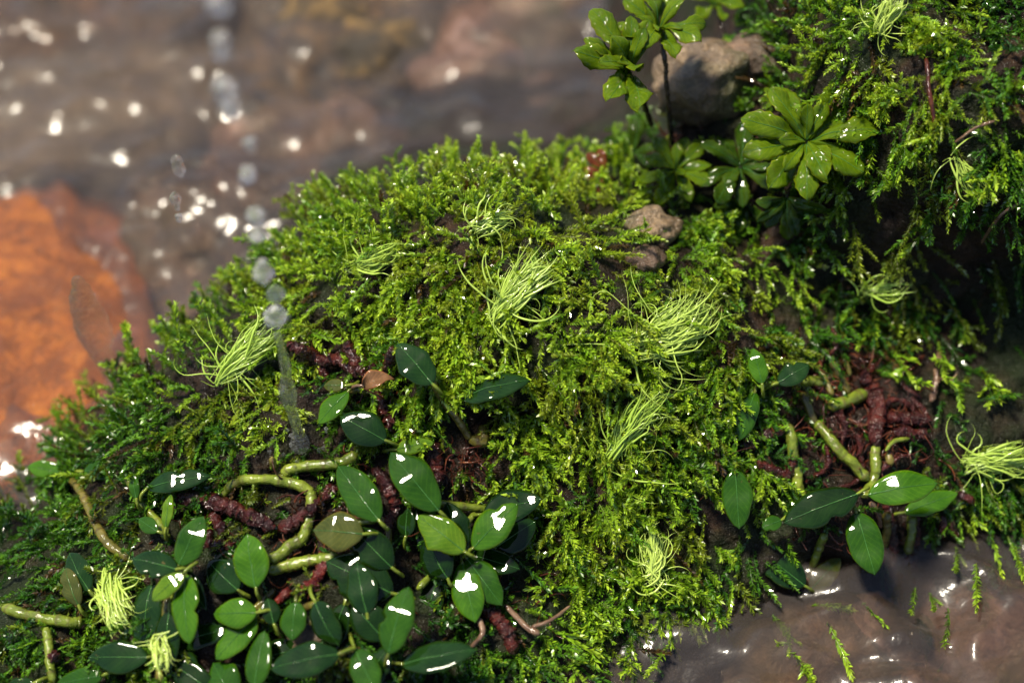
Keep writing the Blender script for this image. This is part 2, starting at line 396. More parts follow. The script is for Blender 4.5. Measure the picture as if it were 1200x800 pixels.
def leaf_geo(base, tip, width, nrm, arch=.14, fold=.10, twist=0, wavy=.02, nu=9, nv=17, shape='ovate', seed=0, serr=0.0, thick=.35 * MM, ripple=0.0, camber=.07):
    rs = np.random.RandomState(seed); base = np.asarray(base, float); tip = np.asarray(tip, float)
    L = np.linalg.norm(tip - base); t = (tip - base) / L; nrm = unit(nrm - t * (nrm @ t)); sdv = np.cross(t, nrm)
    v = np.linspace(0, 1, nv); u = np.linspace(-1, 1, nu)
    if shape == 'ovate': w = np.sin(math.pi * np.clip(v, 0, 1) ** .9) ** (.62 + .12 * rs.rand())
    elif shape == 'obovate': w = np.clip(.16 + .9 * v ** 1.1, 0, 1) * np.clip(1 - np.clip((v - .58) / .42, 0, 1) ** 1.8, 0, 1) ** .72 
    else: w = np.sin(math.pi * v ** 1.2) ** .8
    w = w / w.max() * width * .5; w[0] = max(w[0], width * .03)
    if shape != 'obovate': w[-1] = width * .012
    else: w[-1] = max(w[-1], width * .06)
    wl_ = w * (1 + .06 * np.interp(v, np.linspace(0, 1, 7), rs.randn(7))); wr_ = w * (1 + .06 * np.interp(v, np.linspace(0, 1, 7), rs.randn(7)))
    if shape == 'ovate' and rs.rand() < .22:        # a nibbled edge
        c_ = rs.uniform(.35, .85); wl_ = wl_ * (1 - .38 * np.exp(-((v - c_) / .06) ** 2))
    if serr:
        z = np.where(np.arange(nv) % 2 == 0, 1 - serr, 1 + serr * .4); k = v > .45; wl_[k] *= z[k]; wr_[k] *= z[k][::-1] if False else z[k]
    ph = rs.rand(4) * 6.28; top = []
    for j in range(nv):
        a = 4 * arch * L * (v[j] * (1 - v[j])) * 1.0
        a += ripple * L * math.sin(12.0 * v[j] + ph[2]); th = twist * (v[j] - .5)
        for i in range(nu):
            ww = wl_[j] if u[i] < 0 else wr_[j]
            q = u[i] * ww
            z = a + fold * width * (abs(u[i]) ** 1.2 * (w[j] / (width * .5)) * .5) - camber * width * u[i] ** 4
            z += wavy * width * (math.sin(6.0 * v[j] + ph[0]) * u[i] + math.sin(9 * v[j] + ph[1] + u[i] * 2) * .5 * abs(u[i]))
            sx = q * math.cos(th); z += q * math.sin(th)
            top.append(base + t * (v[j] * L) + sdv * sx + nrm * z)
    top = np.array(top); n0 = len(top)
    F = [(j * nu + i, j * nu + i + 1, (j + 1) * nu + i + 1, (j + 1) * nu + i) for j in range(nv - 1) for i in range(nu - 1)]
    bot = top - nrm * thick
    F2 = [tuple(n0 + k for k in f[::-1]) for f in F]
    rim = [j * nu for j in range(nv)] + [(nv - 1) * nu + i for i in range(1, nu)] + [j * nu + nu - 1 for j in range(nv - 2, -1, -1)] + [i for i in range(nu - 2, 0, -1)]
    F3 = [(rim[k], rim[(k + 1) % len(rim)], n0 + rim[(k + 1) % len(rim)], n0 + rim[k]) for k in range(len(rim))]
    mid = top.reshape(nv, nu, 3)[:, nu // 2] + nrm * .08 * MM
    uvc = np.array([(abs(uu), vv_, 0) for vv_ in v for uu in u]); uvc = np.vstack([uvc, uvc])
    return np.vstack([top, bot]), np.array(F + F2 + F3, np.int32), mid, uvc

def add_leaf(parent, org, base, tip, width, nrm, mname, seed=0, petiole=None, midrib=True, **kw):
    V, F, mid, uvc = leaf_geo(base, tip, width, nrm, seed=seed, **kw)
    o = link('leaf', mesh_np('leaf', V - org, F, True, uvc, 'blade'), M[mname], parent)
    if midrib:
        r = np.linspace(.22, .07, len(mid)) * MM * (width / (12 * MM)) ** .5
        mv, mf = tube_geo(mid, r, 4, False)
        link('midrib', mesh_np('midrib', mv - org, mf), M['midrib'], o)
    if petiole is not None:
        C = catmull([petiole, (np.asarray(petiole) + base) / 2 + unit(nrm) * .001, base + (np.asarray(tip) - base) * .03], 9)
        pv, pf = tube_geo(C, np.linspace(.75, .55, 9) * MM, 6)
        link('petiole', mesh_np('petiole', pv - org, pf), M['stem_green'] if mname not in ('leaf_dead',) else M['twig'], o)
    return o
def rock_mesh(name, rx, ry, rz, seed, amp=.22, sub=4):
    import bmesh
    bm = bmesh.new(); bmesh.ops.create_icosphere(bm, subdivisions=sub, radius=1)
    from mathutils import noise as mn
    off = Vector((seed * 3.7, seed * 1.3, seed * 7.1))
    for v in bm.verts:
        p = v.co.copy(); d = mn.fractal(p * 1.3 + off, .8, 2.1, 6) * amp + mn.noise(p * .7 + off) * amp
        c = mn.cell(p * 1.7 + off) * amp * .12
        q = p * (1 + d + c); v.co = Vector((q.x * rx, q.y * ry, q.z * rz))
    me = bpy.data.meshes.new(name); bm.to_mesh(me); bm.free()
    me.polygons.foreach_set('use_smooth', np.ones(len(me.polygons), bool)); return me

# ------------------------------------------------------------------ setting: bank, stream bed, water
ga = (np.arange(-330, 1531, 4.5) - 600) * PX; gb = (400 - np.arange(-190, 1090, 4.5)) * PX
GA, GB = np.meshgrid(ga, gb); GH = np.maximum(H(GA, GB), -.40)
BV = Wp(GA, GB, GH).reshape(-1, 3); BV[:, 2] = np.maximum(BV[:, 2], -.125)
nx, ny = len(ga), len(gb); idx = np.arange(nx * ny).reshape(ny, nx)
BF = np.stack([idx[1:, :-1], idx[1:, 1:], idx[:-1, 1:], idx[:-1, :-1]], -1).reshape(-1, 4)
tag(link('bank', mesh_np('bank', BV, BF), M['soil']), 'dark wet soil bank under the moss', kind='structure')

def stretch_grid(n, half_in, far, cx, cy):
    u = np.linspace(-1, 1, n); s = half_in * u + (far - half_in) * u ** 9
    x, y = np.meshgrid(s + cx, s + cy)
    i = np.arange(n * n).reshape(n, n)
    return x, y, np.stack([i[:-1, :-1], i[:-1, 1:], i[1:, 1:], i[1:, :-1]], -1).reshape(-1, 4)
x, y, f = stretch_grid(240, .9, 40, 0, .15)
near = np.exp(-((x) ** 2 + (y - .1) ** 2) / 1.5)
z = -.105 + near * ((fbm(x / .09 + 50, y / .09 + 50, 21) - .5) * .045)
tag(link('stream_bed', mesh_np('stream_bed', np.stack([x, y, z], -1).reshape(-1, 3), f), M['bed']), 'brown silty bed under the shallow pool', kind='structure')
x, y, f = stretch_grid(420, .62, 40, 0, .1)
near = np.exp(-((x) ** 2 + (y - .1) ** 2) / 1.0)
z = ZW + near * ((fbm(x / .05 + 80, y / .035 + 80, 31, 3) - .5) * .0105 + (fbm(x / .017 + 80, y / .013 + 80, 37, 2) - .5) * .0007
 + (1 - np.abs(2 * fbm(x / .036 + 20, y / .030 + 20, 41, 2) - 1)) ** 3 * .005)
q_ = atz(1040, 770, ZW); win = np.exp(-(((x - q_[0]) / .085) ** 2 + ((y - q_[1]) / .06) ** 2))
z = z + win * ((1 - np.abs(2 * fbm(x / .030 + 7, y / .017 + 3, 47, 2) - 1)) ** 2 * .013 - .005)
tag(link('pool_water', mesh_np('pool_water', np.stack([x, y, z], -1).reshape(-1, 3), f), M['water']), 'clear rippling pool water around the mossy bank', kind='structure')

# ------------------------------------------------------------------ stones
def stone(x, y, z, rx, ry, rz, m, seed, label, rot=0, amp=.3, name='stone', cat='stone'):
    o = link(name, rock_mesh('stone', rx, ry, rz, seed, amp * 1.5, 5), M[m]); o.location = atz(x, y, z); o.rotation_euler = (0, 0, rot)
    return tag(o, label, cat)
stone(25, 395, -.0765, .064, .088, .024, 'orange', 4, 'large rust orange stone lying in the water beside the moss', .2, .08, 'submerged_stone')
stone(235, 335, -.098, .036, .050, .036, 'brown', 9, 'dark brown stone under water next to the orange stone', .3, .2, 'submerged_stone')
stone(95, 165, -.100, .085, .050, .034, 'grey', 12, 'broad grey stone under water behind the orange stone', .1, .15, 'submerged_stone')
stone(110, 30, -.092, .07, .05, .034, 'bed', 15, 'olive brown stone at the top corner of the pool', .5, .2, 'submerged_stone')
stone(420, 70, -.098, .075, .060, .042, 'ochre', 18, 'mottled ochre rock under water behind the moss crest', .3, .25, 'submerged_stone')
stone(385, 215, -.105, .05, .04, .04, 'pink', 19, 'reddish brown stone behind the moss edge by the falling drops', .3, .25, 'submerged_stone')
stone(560, 110, -.105, .060, .045, .036, 'pink', 22, 'pinkish stone under rippled water behind the moss crest', .9, .25, 'submerged_stone')
stone(660, 60, -.102, .060, .05, .036, 'brown', 27, 'brown stone under water left of the leaf rosettes', .2, .2, 'submerged_stone')
stone(530, -30, -.098, .085, .05, .036, 'grey', 33, 'pale grey stone at the top edge of the pool', .2, .2, 'submerged_stone')
stone(870, 15, -.095, .075, .05, .05, 'brown', 41, 'blurred brown rock in the pool behind the rosettes', .2, .2, 'submerged_stone')
stone(250, -20, -.100, .05, .06, .03, 'brown', 43, 'dark stone in the pool under the falling drops', .4, .2, 'submerged_stone')
for px_, py_, dh_, r_, m_, sd_, lab in [
  (825, 96, -.038, .0165, 'tan', 51, 'wet tan brown stone standing behind the leaf rosettes'),
  (890, 70, -.035, .012, 'brown', 55, 'small brown stone between the rosettes and the tall moss'),
  (765, 272, .0025, .009, 'tan', 57, 'small tan brown stone showing through the moss below the rosettes'),
  (752, 305, .001, .006, 'brown', 58, 'tiny brown stone just under the small tan stone in the moss'),
  (368, 745, -.001, .012, 'brown', 61, 'dark brown pebble among the glossy leaves at the bottom')]:
    o = link('stone', rock_mesh('stone', r_ * 1.1, r_ * .9, r_ * 1.1, sd_, .25), M[m_]); o.location = S(px_, py_, dh_ - r_ * .5) if py_ > 150 else PA(px_, py_, dh_); o.rotation_euler = (sd_, .2, sd_)
    tag(o, lab, 'stone')
# wet rock in the water at the lower right
o = link('wet_rock', rock_mesh('wet_rock', .105, .060, .030, 71, .13, 5), M['pink']); o.location = S(1085, 765, -.0235)
o.rotation_euler = (math.radians(32), math.radians(6), math.radians(8))
tag(o, 'reddish brown rock under shallow water at the lower right', 'rock')
o = link('wet_rock', rock_mesh('wet_rock', .055, .035, .022, 77, .16, 4), M['brown']); o.location = S(880, 775, -.016)
o.rotation_euler = (math.radians(35), 0, math.radians(-10))
tag(o, 'dark brown rock under shallow water at the bottom', 'rock')

# ------------------------------------------------------------------ moss shoots
PAL = np.array([(.014, .060, .005), (.045, .145, .009), (.14, .28, .010), (.32, .46, .014), (.20, .22, .016), (.40, .52, .05)])
def grow(P0, D0, L, droop, seed, lw=1.0, c0=None, c1=None, dens=1.0):
    """leafy moss shoots: arrays of base points, directions, lengths -> verts, quads, colours"""
    rs = np.random.RandomState(seed); n = len(P0)
    cnt = np.maximum(12, (L / (.215 * MM) * dens)).astype(int)
    sid = np.repeat(np.arange(n), cnt); tot = len(sid)
    k = np.arange(tot) - np.repeat(np.cumsum(cnt) - cnt, cnt)
    v = (k + .5) / cnt[sid]
    side = unit(np.array([0, -.64, .77]) + rs.randn(n, 3) * .6); side = unit(side - D0 * (side * D0).sum(1, keepdims=True))
    curl = rs.randn(n)[:, None] * .22
    bend = droop[:, None] * np.array([0, -.15, -1.0]) + side * curl
    Ls = L[sid][:, None]; vv = v[:, None]
    pos = P0[sid] + D0[sid] * Ls * vv + bend[sid] * Ls * vv ** 2 * .5
    tan = unit(D0[sid] + bend[sid] * vv)
    A = unit(np.cross(tan, side[sid] + .01)); B = np.cross(tan, A)
    flat = (rs.rand(n) < .55)[sid]
    ang = np.where(flat, (k % 2) * math.pi + rs.randn(tot) * .5, k * 2.4 + rs.randn(tot) * .3)
    rad = np.cos(ang)[:, None] * A + np.sin(ang)[:, None] * B
    env = np.clip(np.minimum(1.0, .55 + 1.6 * v) * np.minimum(1, (1.08 - v) * 4.5), .25, 1)
    ll = (1.75 * MM * lw) * (.75 + .5 * rs.rand(tot)) * env * np.repeat(.8 + .45 * rs.rand(n), cnt)
    alpha = np.radians(62 - 24 * v + rs.randn(tot) * 9)
    d = np.cos(alpha)[:, None] * tan + np.sin(alpha)[:, None] * rad
    s = unit(np.cross(d, np.cross(tan, rad)) * .55 + np.cross(tan, rad) + rs.randn(tot, 3) * .25); s = unit(s - d * (s * d).sum(1, keepdims=True))
    nr = np.cross(d, s)
    llc = ll[:, None]
    b = pos; tip = pos + d * llc + nr * llc * (rs.randn(tot)[:, None] * .12 + .1)
    m1 = pos + d * llc * .42 + s * llc * .19 + nr * llc * .10; m2 = pos + d * llc * .42 - s * llc * .19 + nr * llc * .10
    V = np.stack([b, m1, tip, m2], 1).reshape(-1, 3)
    F = np.arange(tot * 4).reshape(-1, 4)
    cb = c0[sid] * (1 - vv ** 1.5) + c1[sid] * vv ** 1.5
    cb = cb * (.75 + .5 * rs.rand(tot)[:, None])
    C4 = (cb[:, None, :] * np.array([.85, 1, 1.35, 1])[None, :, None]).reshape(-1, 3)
    # stem ribbons (three-sided)
    K = 5; tv = np.linspace(0, .97, K); sv = []
    for t in tv:
        c = P0 + D0 * L[:, None] * t + bend * L[:, None] * t * t * .5; tn = unit(D0 + bend * t)
        a = unit(np.cross(tn, side + .01)); bb = np.cross(tn, a); r = (.20 * (1 - .7 * t)) * MM
        for q in range(3):
            an = q * 2.094; sv.append(c + (a * math.cos(an) + bb * math.sin(an)) * r)
    sv = np.stack(sv, 1).reshape(-1, 3); o0 = (np.arange(n) * K * 3)[:, None]; fs = []
    for i in range(K - 1):
        for q in range(3):
            fs.append(np.concatenate([o0 + i * 3 + q, o0 + i * 3 + (q + 1) % 3, o0 + (i + 1) * 3 + (q + 1) % 3, o0 + (i + 1) * 3 + q], 1))
    fs = np.concatenate(fs) + len(V)
    sc_ = np.repeat(c0 * np.array([1.1, .8, .6]), K * 3, 0)
    return np.vstack([V, sv]), np.vstack([F, fs]), np.vstack([C4, sc_])

def branch(P0, D0, L, droop, c0, c1, rs, frac, nb):
    """side branches of feathery shoots"""
    n = len(P0); pick = np.where(rs.rand(n) < frac)[0]; P, D, LL, dr, a0, a1 = [P0], [D0], [L], [droop], [c0], [c1]
    sv = unit(np.cross(D0, unit(rs.randn(n, 3))))
    for j in range(nb):
        t = .25 + .55 * j / max(1, nb - 1); sg = 1 if j % 2 else -1
        bend = droop[pick][:, None] * np.array([0, -.15, -1.0])
        p = P0[pick] + D0[pick] * L[pick][:, None] * t + bend * L[pick][:, None] * t * t * .5
        d = unit(D0[pick] + bend * t + sg * sv[pick] * (.9 + .3 * rs.rand(len(pick), 1)) + rs.randn(len(pick), 3) * .2)
        P.append(p); D.append(d); LL.append(L[pick] * (.5 - .25 * t) * (.8 + .4 * rs.rand(len(pick)))); dr.append(droop[pick] * .8)
        a0.append(c0[pick]); a1.append(c1[pick])
    return map(np.concatenate, (P, D, LL, dr, a0, a1))

BARE = [  # x, y, rx, ry, strength : places with little moss
 (1005, 490, 105, 85, .93), (835, 185, 105, 62, .92), (410, 610, 120, 110, .7), (300, 690, 190, 90, .5), (520, 660, 110, 110, .6), (1140, 420, 95, 110, .85), (1190, 480, 60, 60, .8), (930, 270, 60, 50, .7), (1140, 260, 60, 60, .45), (1110, 160, 50, 40, .6), (1170, 90, 50, 60, .6), (1030, 270, 60, 50, .7), (880, 340, 36, 60, .5),
 (985, 330, 90, 55, .6), (1000, 620, 130, 60, .9), (385, 425, 55, 45, .7), (540, 510, 45, 45, .75), (640, 720, 50, 45, .6), (835, 600, 45, 70, .7),
 (765, 275, 26, 26, .9), (350, 490, 18, 36, .5), (1080, 300, 60, 40, .4), (600, 640, 40, 60, .5)]
def density(x, y):
    d = np.ones_like(x)
    for bx, by, rx, ry, s in BARE:
        q = ((x - bx) / rx) ** 2 + ((y - by) / ry) ** 2
        d *= 1 - s * np.clip(1.35 - q, 0, 1)
    edge = np.interp(x, [500, 640, 740, 860, 940, 1100, 1200, 1500], [850, 800, 745, 665, 600, 590, 600, 620])
    d *= np.clip((edge + 20 - y) / 45, 0.03, 1)
    return d
def moss_field(n, seed):
    rs = np.random.RandomState(seed)
    a = (rs.uniform(-170, 1370, n) - 600) * PX; b = (400 - rs.uniform(-120, 930, n)) * PX
    sd0 = sdist(a, b); a, b, sd0 = a[sd0 < .0065], b[sd0 < .0065], sd0[sd0 < .0065]
    h = H(a, b); P = Wp(a, b, h); x, y = to_px(P)
    infr = (x > -60) & (x < 1260) & (y > -60) & (y < 850)
    clump = fbm(a / .011, b / .011, 77, 2)
    keep = (rs.rand(len(a)) < density(x, y) * np.clip((clump - .28) * 4.0, .26, 1)) & (infr | (rs.rand(len(a)) < .45)) & (P[:, 2] > ZW - .012)
    P, x, y, a, b, sd0 = P[keep], x[keep], y[keep], a[keep], b[keep], sd0[keep]; m = len(P)
    e = .004; nrm = unit(Wp(-(H(a + e, b, False) - H(a - e, b, False)) / (2 * e), -(H(a, b + e, False) - H(a, b - e, False)) / (2 * e), np.ones(m)))
    # run of the shoots along the bank: out over the crest, downwards elsewhere
    crest = np.clip(1 + sd0 / .022, 0, 1)
    left = np.clip((700 - x) / 400, 0, 1)
    out = unit(np.stack([-.55 * left - .05, .85 * np.ones(m)], 1))
    ang = rs.randn(m) * .9
    dwn = np.stack([np.sin(ang + (x - 650) / 1400), -np.cos(ang)], 1)
    w = np.clip(crest * 1.5 + .25 * (y < 330) * (x < 700), 0, 1)[:, None]
    tg = unit(out * w + dwn * (1 - w) + rs.randn(m, 2) * .45)
    lift = (.55 + .4 * rs.rand(m) + .15 * crest)[:, None]
    D = unit(tg[:, :1] * AX + tg[:, 1:] * AU + nrm * lift)
    L = (8 + 12 * rs.rand(m) ** 1.4) * MM
    droop = .25 + .5 * rs.rand(m) * (1 - .6 * crest)
    # colour: young lime growth in the middle of the bank, older dark growth at the sides
    lime = np.exp(-(((x - 620) / 330) ** 2 + ((y - 300) / 210) ** 2)) + .75 * np.exp(-(((x - 740) / 150) ** 2 + ((y - 600) / 170) ** 2)) + .55 * np.exp(-(((x - 1000) / 120) ** 2 + ((y - 60) / 110) ** 2)) + .55 * np.exp(-(((x - 200) / 190) ** 2 + ((y - 450) / 110) ** 2)) + .3 * np.exp(-(((x - 1120) / 140) ** 2 + ((y - 120) / 130) ** 2))
    f = np.clip(lime * .95 + (fbm(a / .02, b / .02, 90, 2) - .5) * 1.1 + rs.randn(m) * .17 + .14, 0, 1)
    ol = (fbm(a / .016, b / .016, 120, 2) > .57) & (rs.rand(m) < .55)
    def pal(q):
        q = np.clip(q, 0, 1) * 3; i = np.clip(q.astype(int), 0, 2); t = (q - i)[:, None]
        return PAL[i] * (1 - t) + PAL[i + 1] * t
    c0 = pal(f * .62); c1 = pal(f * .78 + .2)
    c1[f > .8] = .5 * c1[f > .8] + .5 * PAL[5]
    c0[ol] = .45 * c0[ol] + .55 * PAL[4] * .7; c1[ol] = .5 * c1[ol] + .5 * PAL[4]
    br = rs.rand(m) < .05                      # a few dead brown shoots
    c0[br] = np.array([.030, .018, .006]); c1[br] = np.array([.085, .050, .014])
    P = P - nrm * .001
    return P, D, L, droop, c0, c1
_fs = moss_field(18500, 5)
_r = np.random.RandomState(8)
P_, D_, L_, dr_, c0_, c1_ = branch(*[_fs[i] for i in (0, 1, 2, 3, 4, 5)], _r, .38, 4)
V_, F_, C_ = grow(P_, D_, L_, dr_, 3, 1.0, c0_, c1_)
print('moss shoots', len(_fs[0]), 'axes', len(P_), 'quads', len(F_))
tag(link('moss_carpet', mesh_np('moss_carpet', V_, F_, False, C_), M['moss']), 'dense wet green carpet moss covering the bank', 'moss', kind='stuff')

# single shoots that stand clear of the carpet
def one_shoot(L, droop, seed, q, nb, lw=1.12):
    rs = np.random.RandomState(seed)
    c0 = (PAL[1] * (1 - q) + PAL[2] * q)[None]; c1 = (PAL[2] * (1 - q) + (PAL[3] * .5 + PAL[5] * .5) * q)[None]
    P, D, LL, dr, a0, a1 = branch(np.zeros((1, 3)), np.array([[0, 0, 1.0]]), np.array([L]), np.array([0.0]), c0, c1, rs, 1.0 if nb else 0, max(nb, 1))
    V, F, C = grow(P, D, LL, dr, seed, lw, a0, a1)
    t = np.clip(V[:, 2] / L, 0, 1)[:, None]; V = V + np.array([[droop * L * .5, 0, -droop * L * .12]]) * t * t
    return mesh_np('moss_shoot', V, F, False, C)
SHOOTS = [one_shoot(.014, d, 40 + i, q, nb) for i, (d, q, nb) in enumerate([(.3, .9, 0), (.5, .7, 0), (-.3, .8, 3), (.2, 1.0, 4), (-.4, .5, 0), (.1, .6, 2), (.4, .35, 0), (-.2, .9, 0)])]
def place_shoot(p0, p1, label, group, k):
    me = SHOOTS[k % len(SHOOTS)]; o = link('moss_shoot', me, M['moss'])
    d = np.asarray(p1) - np.asarray(p0); L = np.linalg.norm(d); s = L / .014
    z = Vector(d / L); xx = Vector((rnd.uniform(-1, 1), rnd.uniform(-1, 1), -1.0)); xx = (xx - z * xx.dot(z)).normalized(); yv = z.cross(xx)
    o.matrix_world = Matrix.Translation(Vector(p0)) @ Matrix(((xx.x, yv.x, z.x), (xx.y, yv.y, z.y), (xx.z, yv.z, z.z))).to_4x4() @ Matrix.Diagonal((min(max(s, .95), 1.2), min(max(s, .95), 1.2), s, 1))
    tag(o, label, 'moss shoot', group); return o
k = 0
HANG = [(969,728,1007,794),(951,709,1007,714),(925,735,925,771),(934,772,956,797),(1073,688,1070,720),(1089,694,1100,716),(1111,712,1113,760),(1144,660,1146,720),
 (1159,616,1178,678),(1181,628,1197,670),(1140,582,1137,625),(1165,572,1163,610),(1010,705,1040,735),(1120,640,1125,672),(905,720,925,745),(1190,640,1200,690)]
for x0, y0, x1, y1 in HANG:
    place_shoot(SW(x0, y0, .004), SW(x1, y1, .007), 'slender green moss shoot hanging over the wet reddish rock', 'moss shoots over the wet rock', k); k += 1
HANG2 = [(858,680,858,726),(820,655,848,688),(820,690,848,731),(640,734,708,773),(780,700,788,758),(732,694,728,742),(812,654,848,686),(784,755,760,798),(608,765,616,802),(690,700,720,745),(660,770,690,800),(740,745,735,790),(800,690,830,735),(570,760,580,800),(700,660,690,705)]
for x0, y0, x1, y1 in HANG2:
    place_shoot(SW(x0, y0, .004), SW(x1, y1, .007), 'yellow green moss shoot hanging below the mossy middle of the bank', 'moss shoots at the lower edge of the carpet', k); k += 1
HANG3 = [(1022,350,1030,407),(1044,345,1062,394),(1087,350,1070,404),(1040,400,1078,457),(1116,365,1137,400),(1030,370,1005,410),(1095,260,1060,300),(1140,350,1160,390),(1000,300,1010,340),(960,270,950,310),(1165,330,1185,370),(1100,400,1105,450),(1150,430,1170,470),(935,300,925,345),(1060,210,1020,225),(1120,440,1128,480)]
for x0, y0, x1, y1 in HANG3:
    place_shoot(S(x0, y0, .003), S(x1, y1, .008), 'frosty green moss shoot hanging in the dark hollow', 'moss shoots in the dark hollow', k); k += 1
EDGE = [(30,575,12,530),(75,520,60,470),(95,500,100,455),(140,470,125,420),(165,460,140,375),(190,440,195,395),(215,430,205,360),(250,400,225,350),(270,370,235,358),(290,360,262,310),(310,330,275,332),(325,310,285,270),(345,290,318,268),
 (365,275,335,240),(390,255,352,225),(405,245,378,205),(430,230,402,195),(450,235,420,200),(475,225,448,190),(500,215,470,186),(520,215,505,180),(540,205,530,180),(565,210,562,163),(585,205,583,172),(605,208,615,165),(625,205,640,172),(645,210,655,178),(665,215,682,184),(690,225,708,196),(560,230,545,195),(490,240,462,210),(440,260,402,240)]
for x0, y0, x1, y1 in EDGE:
    place_shoot(S(x0, y0, .002), S(x0, y0, .010) + ((x1 - x0) * AX - (y1 - y0) * AU) * PX, 'lime moss shoot sticking out from the upper edge against the pool', 'moss shoots along the upper edge', k); k += 1
TOP = [(960,60,925,40),(950,90,915,75),(945,120,905,105),(955,30,935,-5),(985,20,975,-15),(970,110,935,130),(1010,60,1005,15),(1060,60,1075,20),(1050,110,1015,120),(1110,150,1075,170),(1150,100,1165,60),(1120,60,1090,40),(1170,190,1150,230)]
for x0, y0, x1, y1 in TOP:
    place_shoot(S(x0, y0, .002), S(x0, y0, .010) + ((x1 - x0) * AX - (y1 - y0) * AU) * PX, 'green moss shoot standing out of the tall moss at the upper corner', 'moss shoots in the tall corner moss', k); k += 1

rm = np.random.RandomState(31); made = 0
while made < 170:
    x0, y0 = rm.uniform(330, 900), rm.uniform(215, 720)
    if density(np.array([x0]), np.array([y0]))[0] < .75 or sdist((x0 - 600) * PX, (400 - y0) * PX) > -.006: continue
    an = rm.randn() * .8 + (0 if y0 > 330 else math.pi * (rm.rand() < .5)); ln = rm.uniform(28, 58)
    p0 = S(x0, y0, .003); p1 = S(x0, y0, .011) + (math.sin(an) * AX - math.cos(an) * AU) * ln * PX
    zone = ('feathery lime moss shoot lying on the upper half of the central mound', 'feathery shoots on the upper mound') if y0 < 400 else ('feathery yellow green moss shoot hanging on the lower half of the central mound', 'feathery shoots on the lower mound')
    place_shoot(p0, p1, *zone, k); k += 1; made += 1

# ------------------------------------------------------------------ pale stringy tufts
def tuft(x0, y0, x1, y1, width, n, curl, seed, label):
    rs = np.random.RandomState(seed); A0 = S(x0 + .08 * (x1 - x0), y0 + .08 * (y1 - y0), .006); A1 = S(x1 - .08 * (x1 - x0), y1 - .08 * (y1 - y0), .009)
    L = np.linalg.norm(A1 - A0); ax = unit(A1 - A0); nv = unit(-AF - ax * (-AF @ ax)); sv = np.cross(ax, nv)
    VV, FF = [], []; off = 0
    w = width * PX; n = int(n * 2.3)
    for i in range(n):
        lock = i % 6; lk = np.random.RandomState(seed * 11 + lock)
        turn = lk.randn() * .75 * curl + rs.randn() * curl * .35; ang = -turn * .55 + lk.randn() * .12 + rs.randn() * .10; hook = rs.randn() * 1.6 * (rs.rand() < .35)
        if rs.rand() < .10: ang += rs.choice([-1, 1]) * rs.uniform(.8, 2.4); turn *= 2
        ln = L * rs.uniform(.45, .95); l0 = rs.uniform(-.02, .5) * L
        p = A0 + ax * l0 + sv * (lk.randn() * w * .12 + rs.randn() * w * .07) + nv * rs.rand() * .0025
        pts = []; st = ln / 9; lift = rs.uniform(-.2, .45)
        for q in range(10):
            t = q / 9; pts.append(p.copy())
            ang += turn / 9 * (.4 + 1.2 * t) + rs.randn() * .10 + hook * (t > .6) * .3
            lat = (p - A0) @ sv
            ang -= np.clip(lat / w, -1, 1) * .16
            p = p + (ax * math.cos(ang) + sv * math.sin(ang)) * st + nv * lift * math.cos(math.pi * t) * st * .7
        C = catmull(pts, 13); r = np.sin(np.linspace(.6, math.pi - .10, 13)) * rs.choice([.10, .15, .20, .28, .42]) * MM
        v, f = tube_geo(C, r, 4, False); VV.append(v); FF.append(f + off); off += len(v)
    for i in range(max(3, n // 10)):        # stray pale roots
        d = unit(ax * rs.randn() + sv * rs.randn() + nv * .2 + np.array([0, 0, -.4])); p = A0 + ax * rs.uniform(0, L)
        C = catmull([p, p + d * L * .12 + sv * rs.randn() * .001, p + d * L * .24 + nv * rs.randn() * .002], 8)
        v, f = tube_geo(C, np.linspace(.25, .08, 8) * MM, 4, False); VV.append(v); FF.append(f + off); off += len(v)
    o = link('moss_tuft', mesh_np('moss_tuft', np.vstack(VV) - A0, np.vstack(FF)), M['tuft'], None, A0)
    tag(o, label, 'moss tuft')
for t in [
 (248,456,318,388,42,60,.5,1,'pale lime stringy tuft slanting at the left edge of the moss'),
 (545,270,600,258,46,42,1.0,2,'small curly pale tuft near the top of the moss'),
 (572,385,640,308,48,70,.55,3,'long pale combed tuft in the upper middle of the moss'),
 (400,315,462,288,34,26,.9,4,'loose faint tuft of curled threads at the upper left of the moss'),
 (735,420,832,356,62,85,.65,5,'widest pale stringy tuft right of the middle of the moss'),
 (704,556,768,468,38,60,.4,6,'long pale tuft sweeping up to the right below the widest tuft'),
 (765,690,765,620,48,60,.9,7,'tangled pale tuft at the lower edge above the bare rock'),
 (1120,545,1205,530,46,60,.8,8,'bright pale tuft with white roots at the right margin'),
 (1000,342,1062,335,32,16,.8,9,'sparse starry tuft of threads in the dark hollow'),
 (1020,40,1050,-5,44,36,.8,10,'pale tuft at the top edge of the tall moss'),
 (1110,180,1150,232,36,14,.8,11,'thin ragged tuft with dangling threads at the upper right'),
 (128,660,150,730,40,60,.7,12,'curled pale tuft between the dark leaves at the lower left'),
 (186,738,192,790,26,18,.6,13,'wispy pale tuft under the darkest hanging leaf at the bottom')]: tuft(*t)

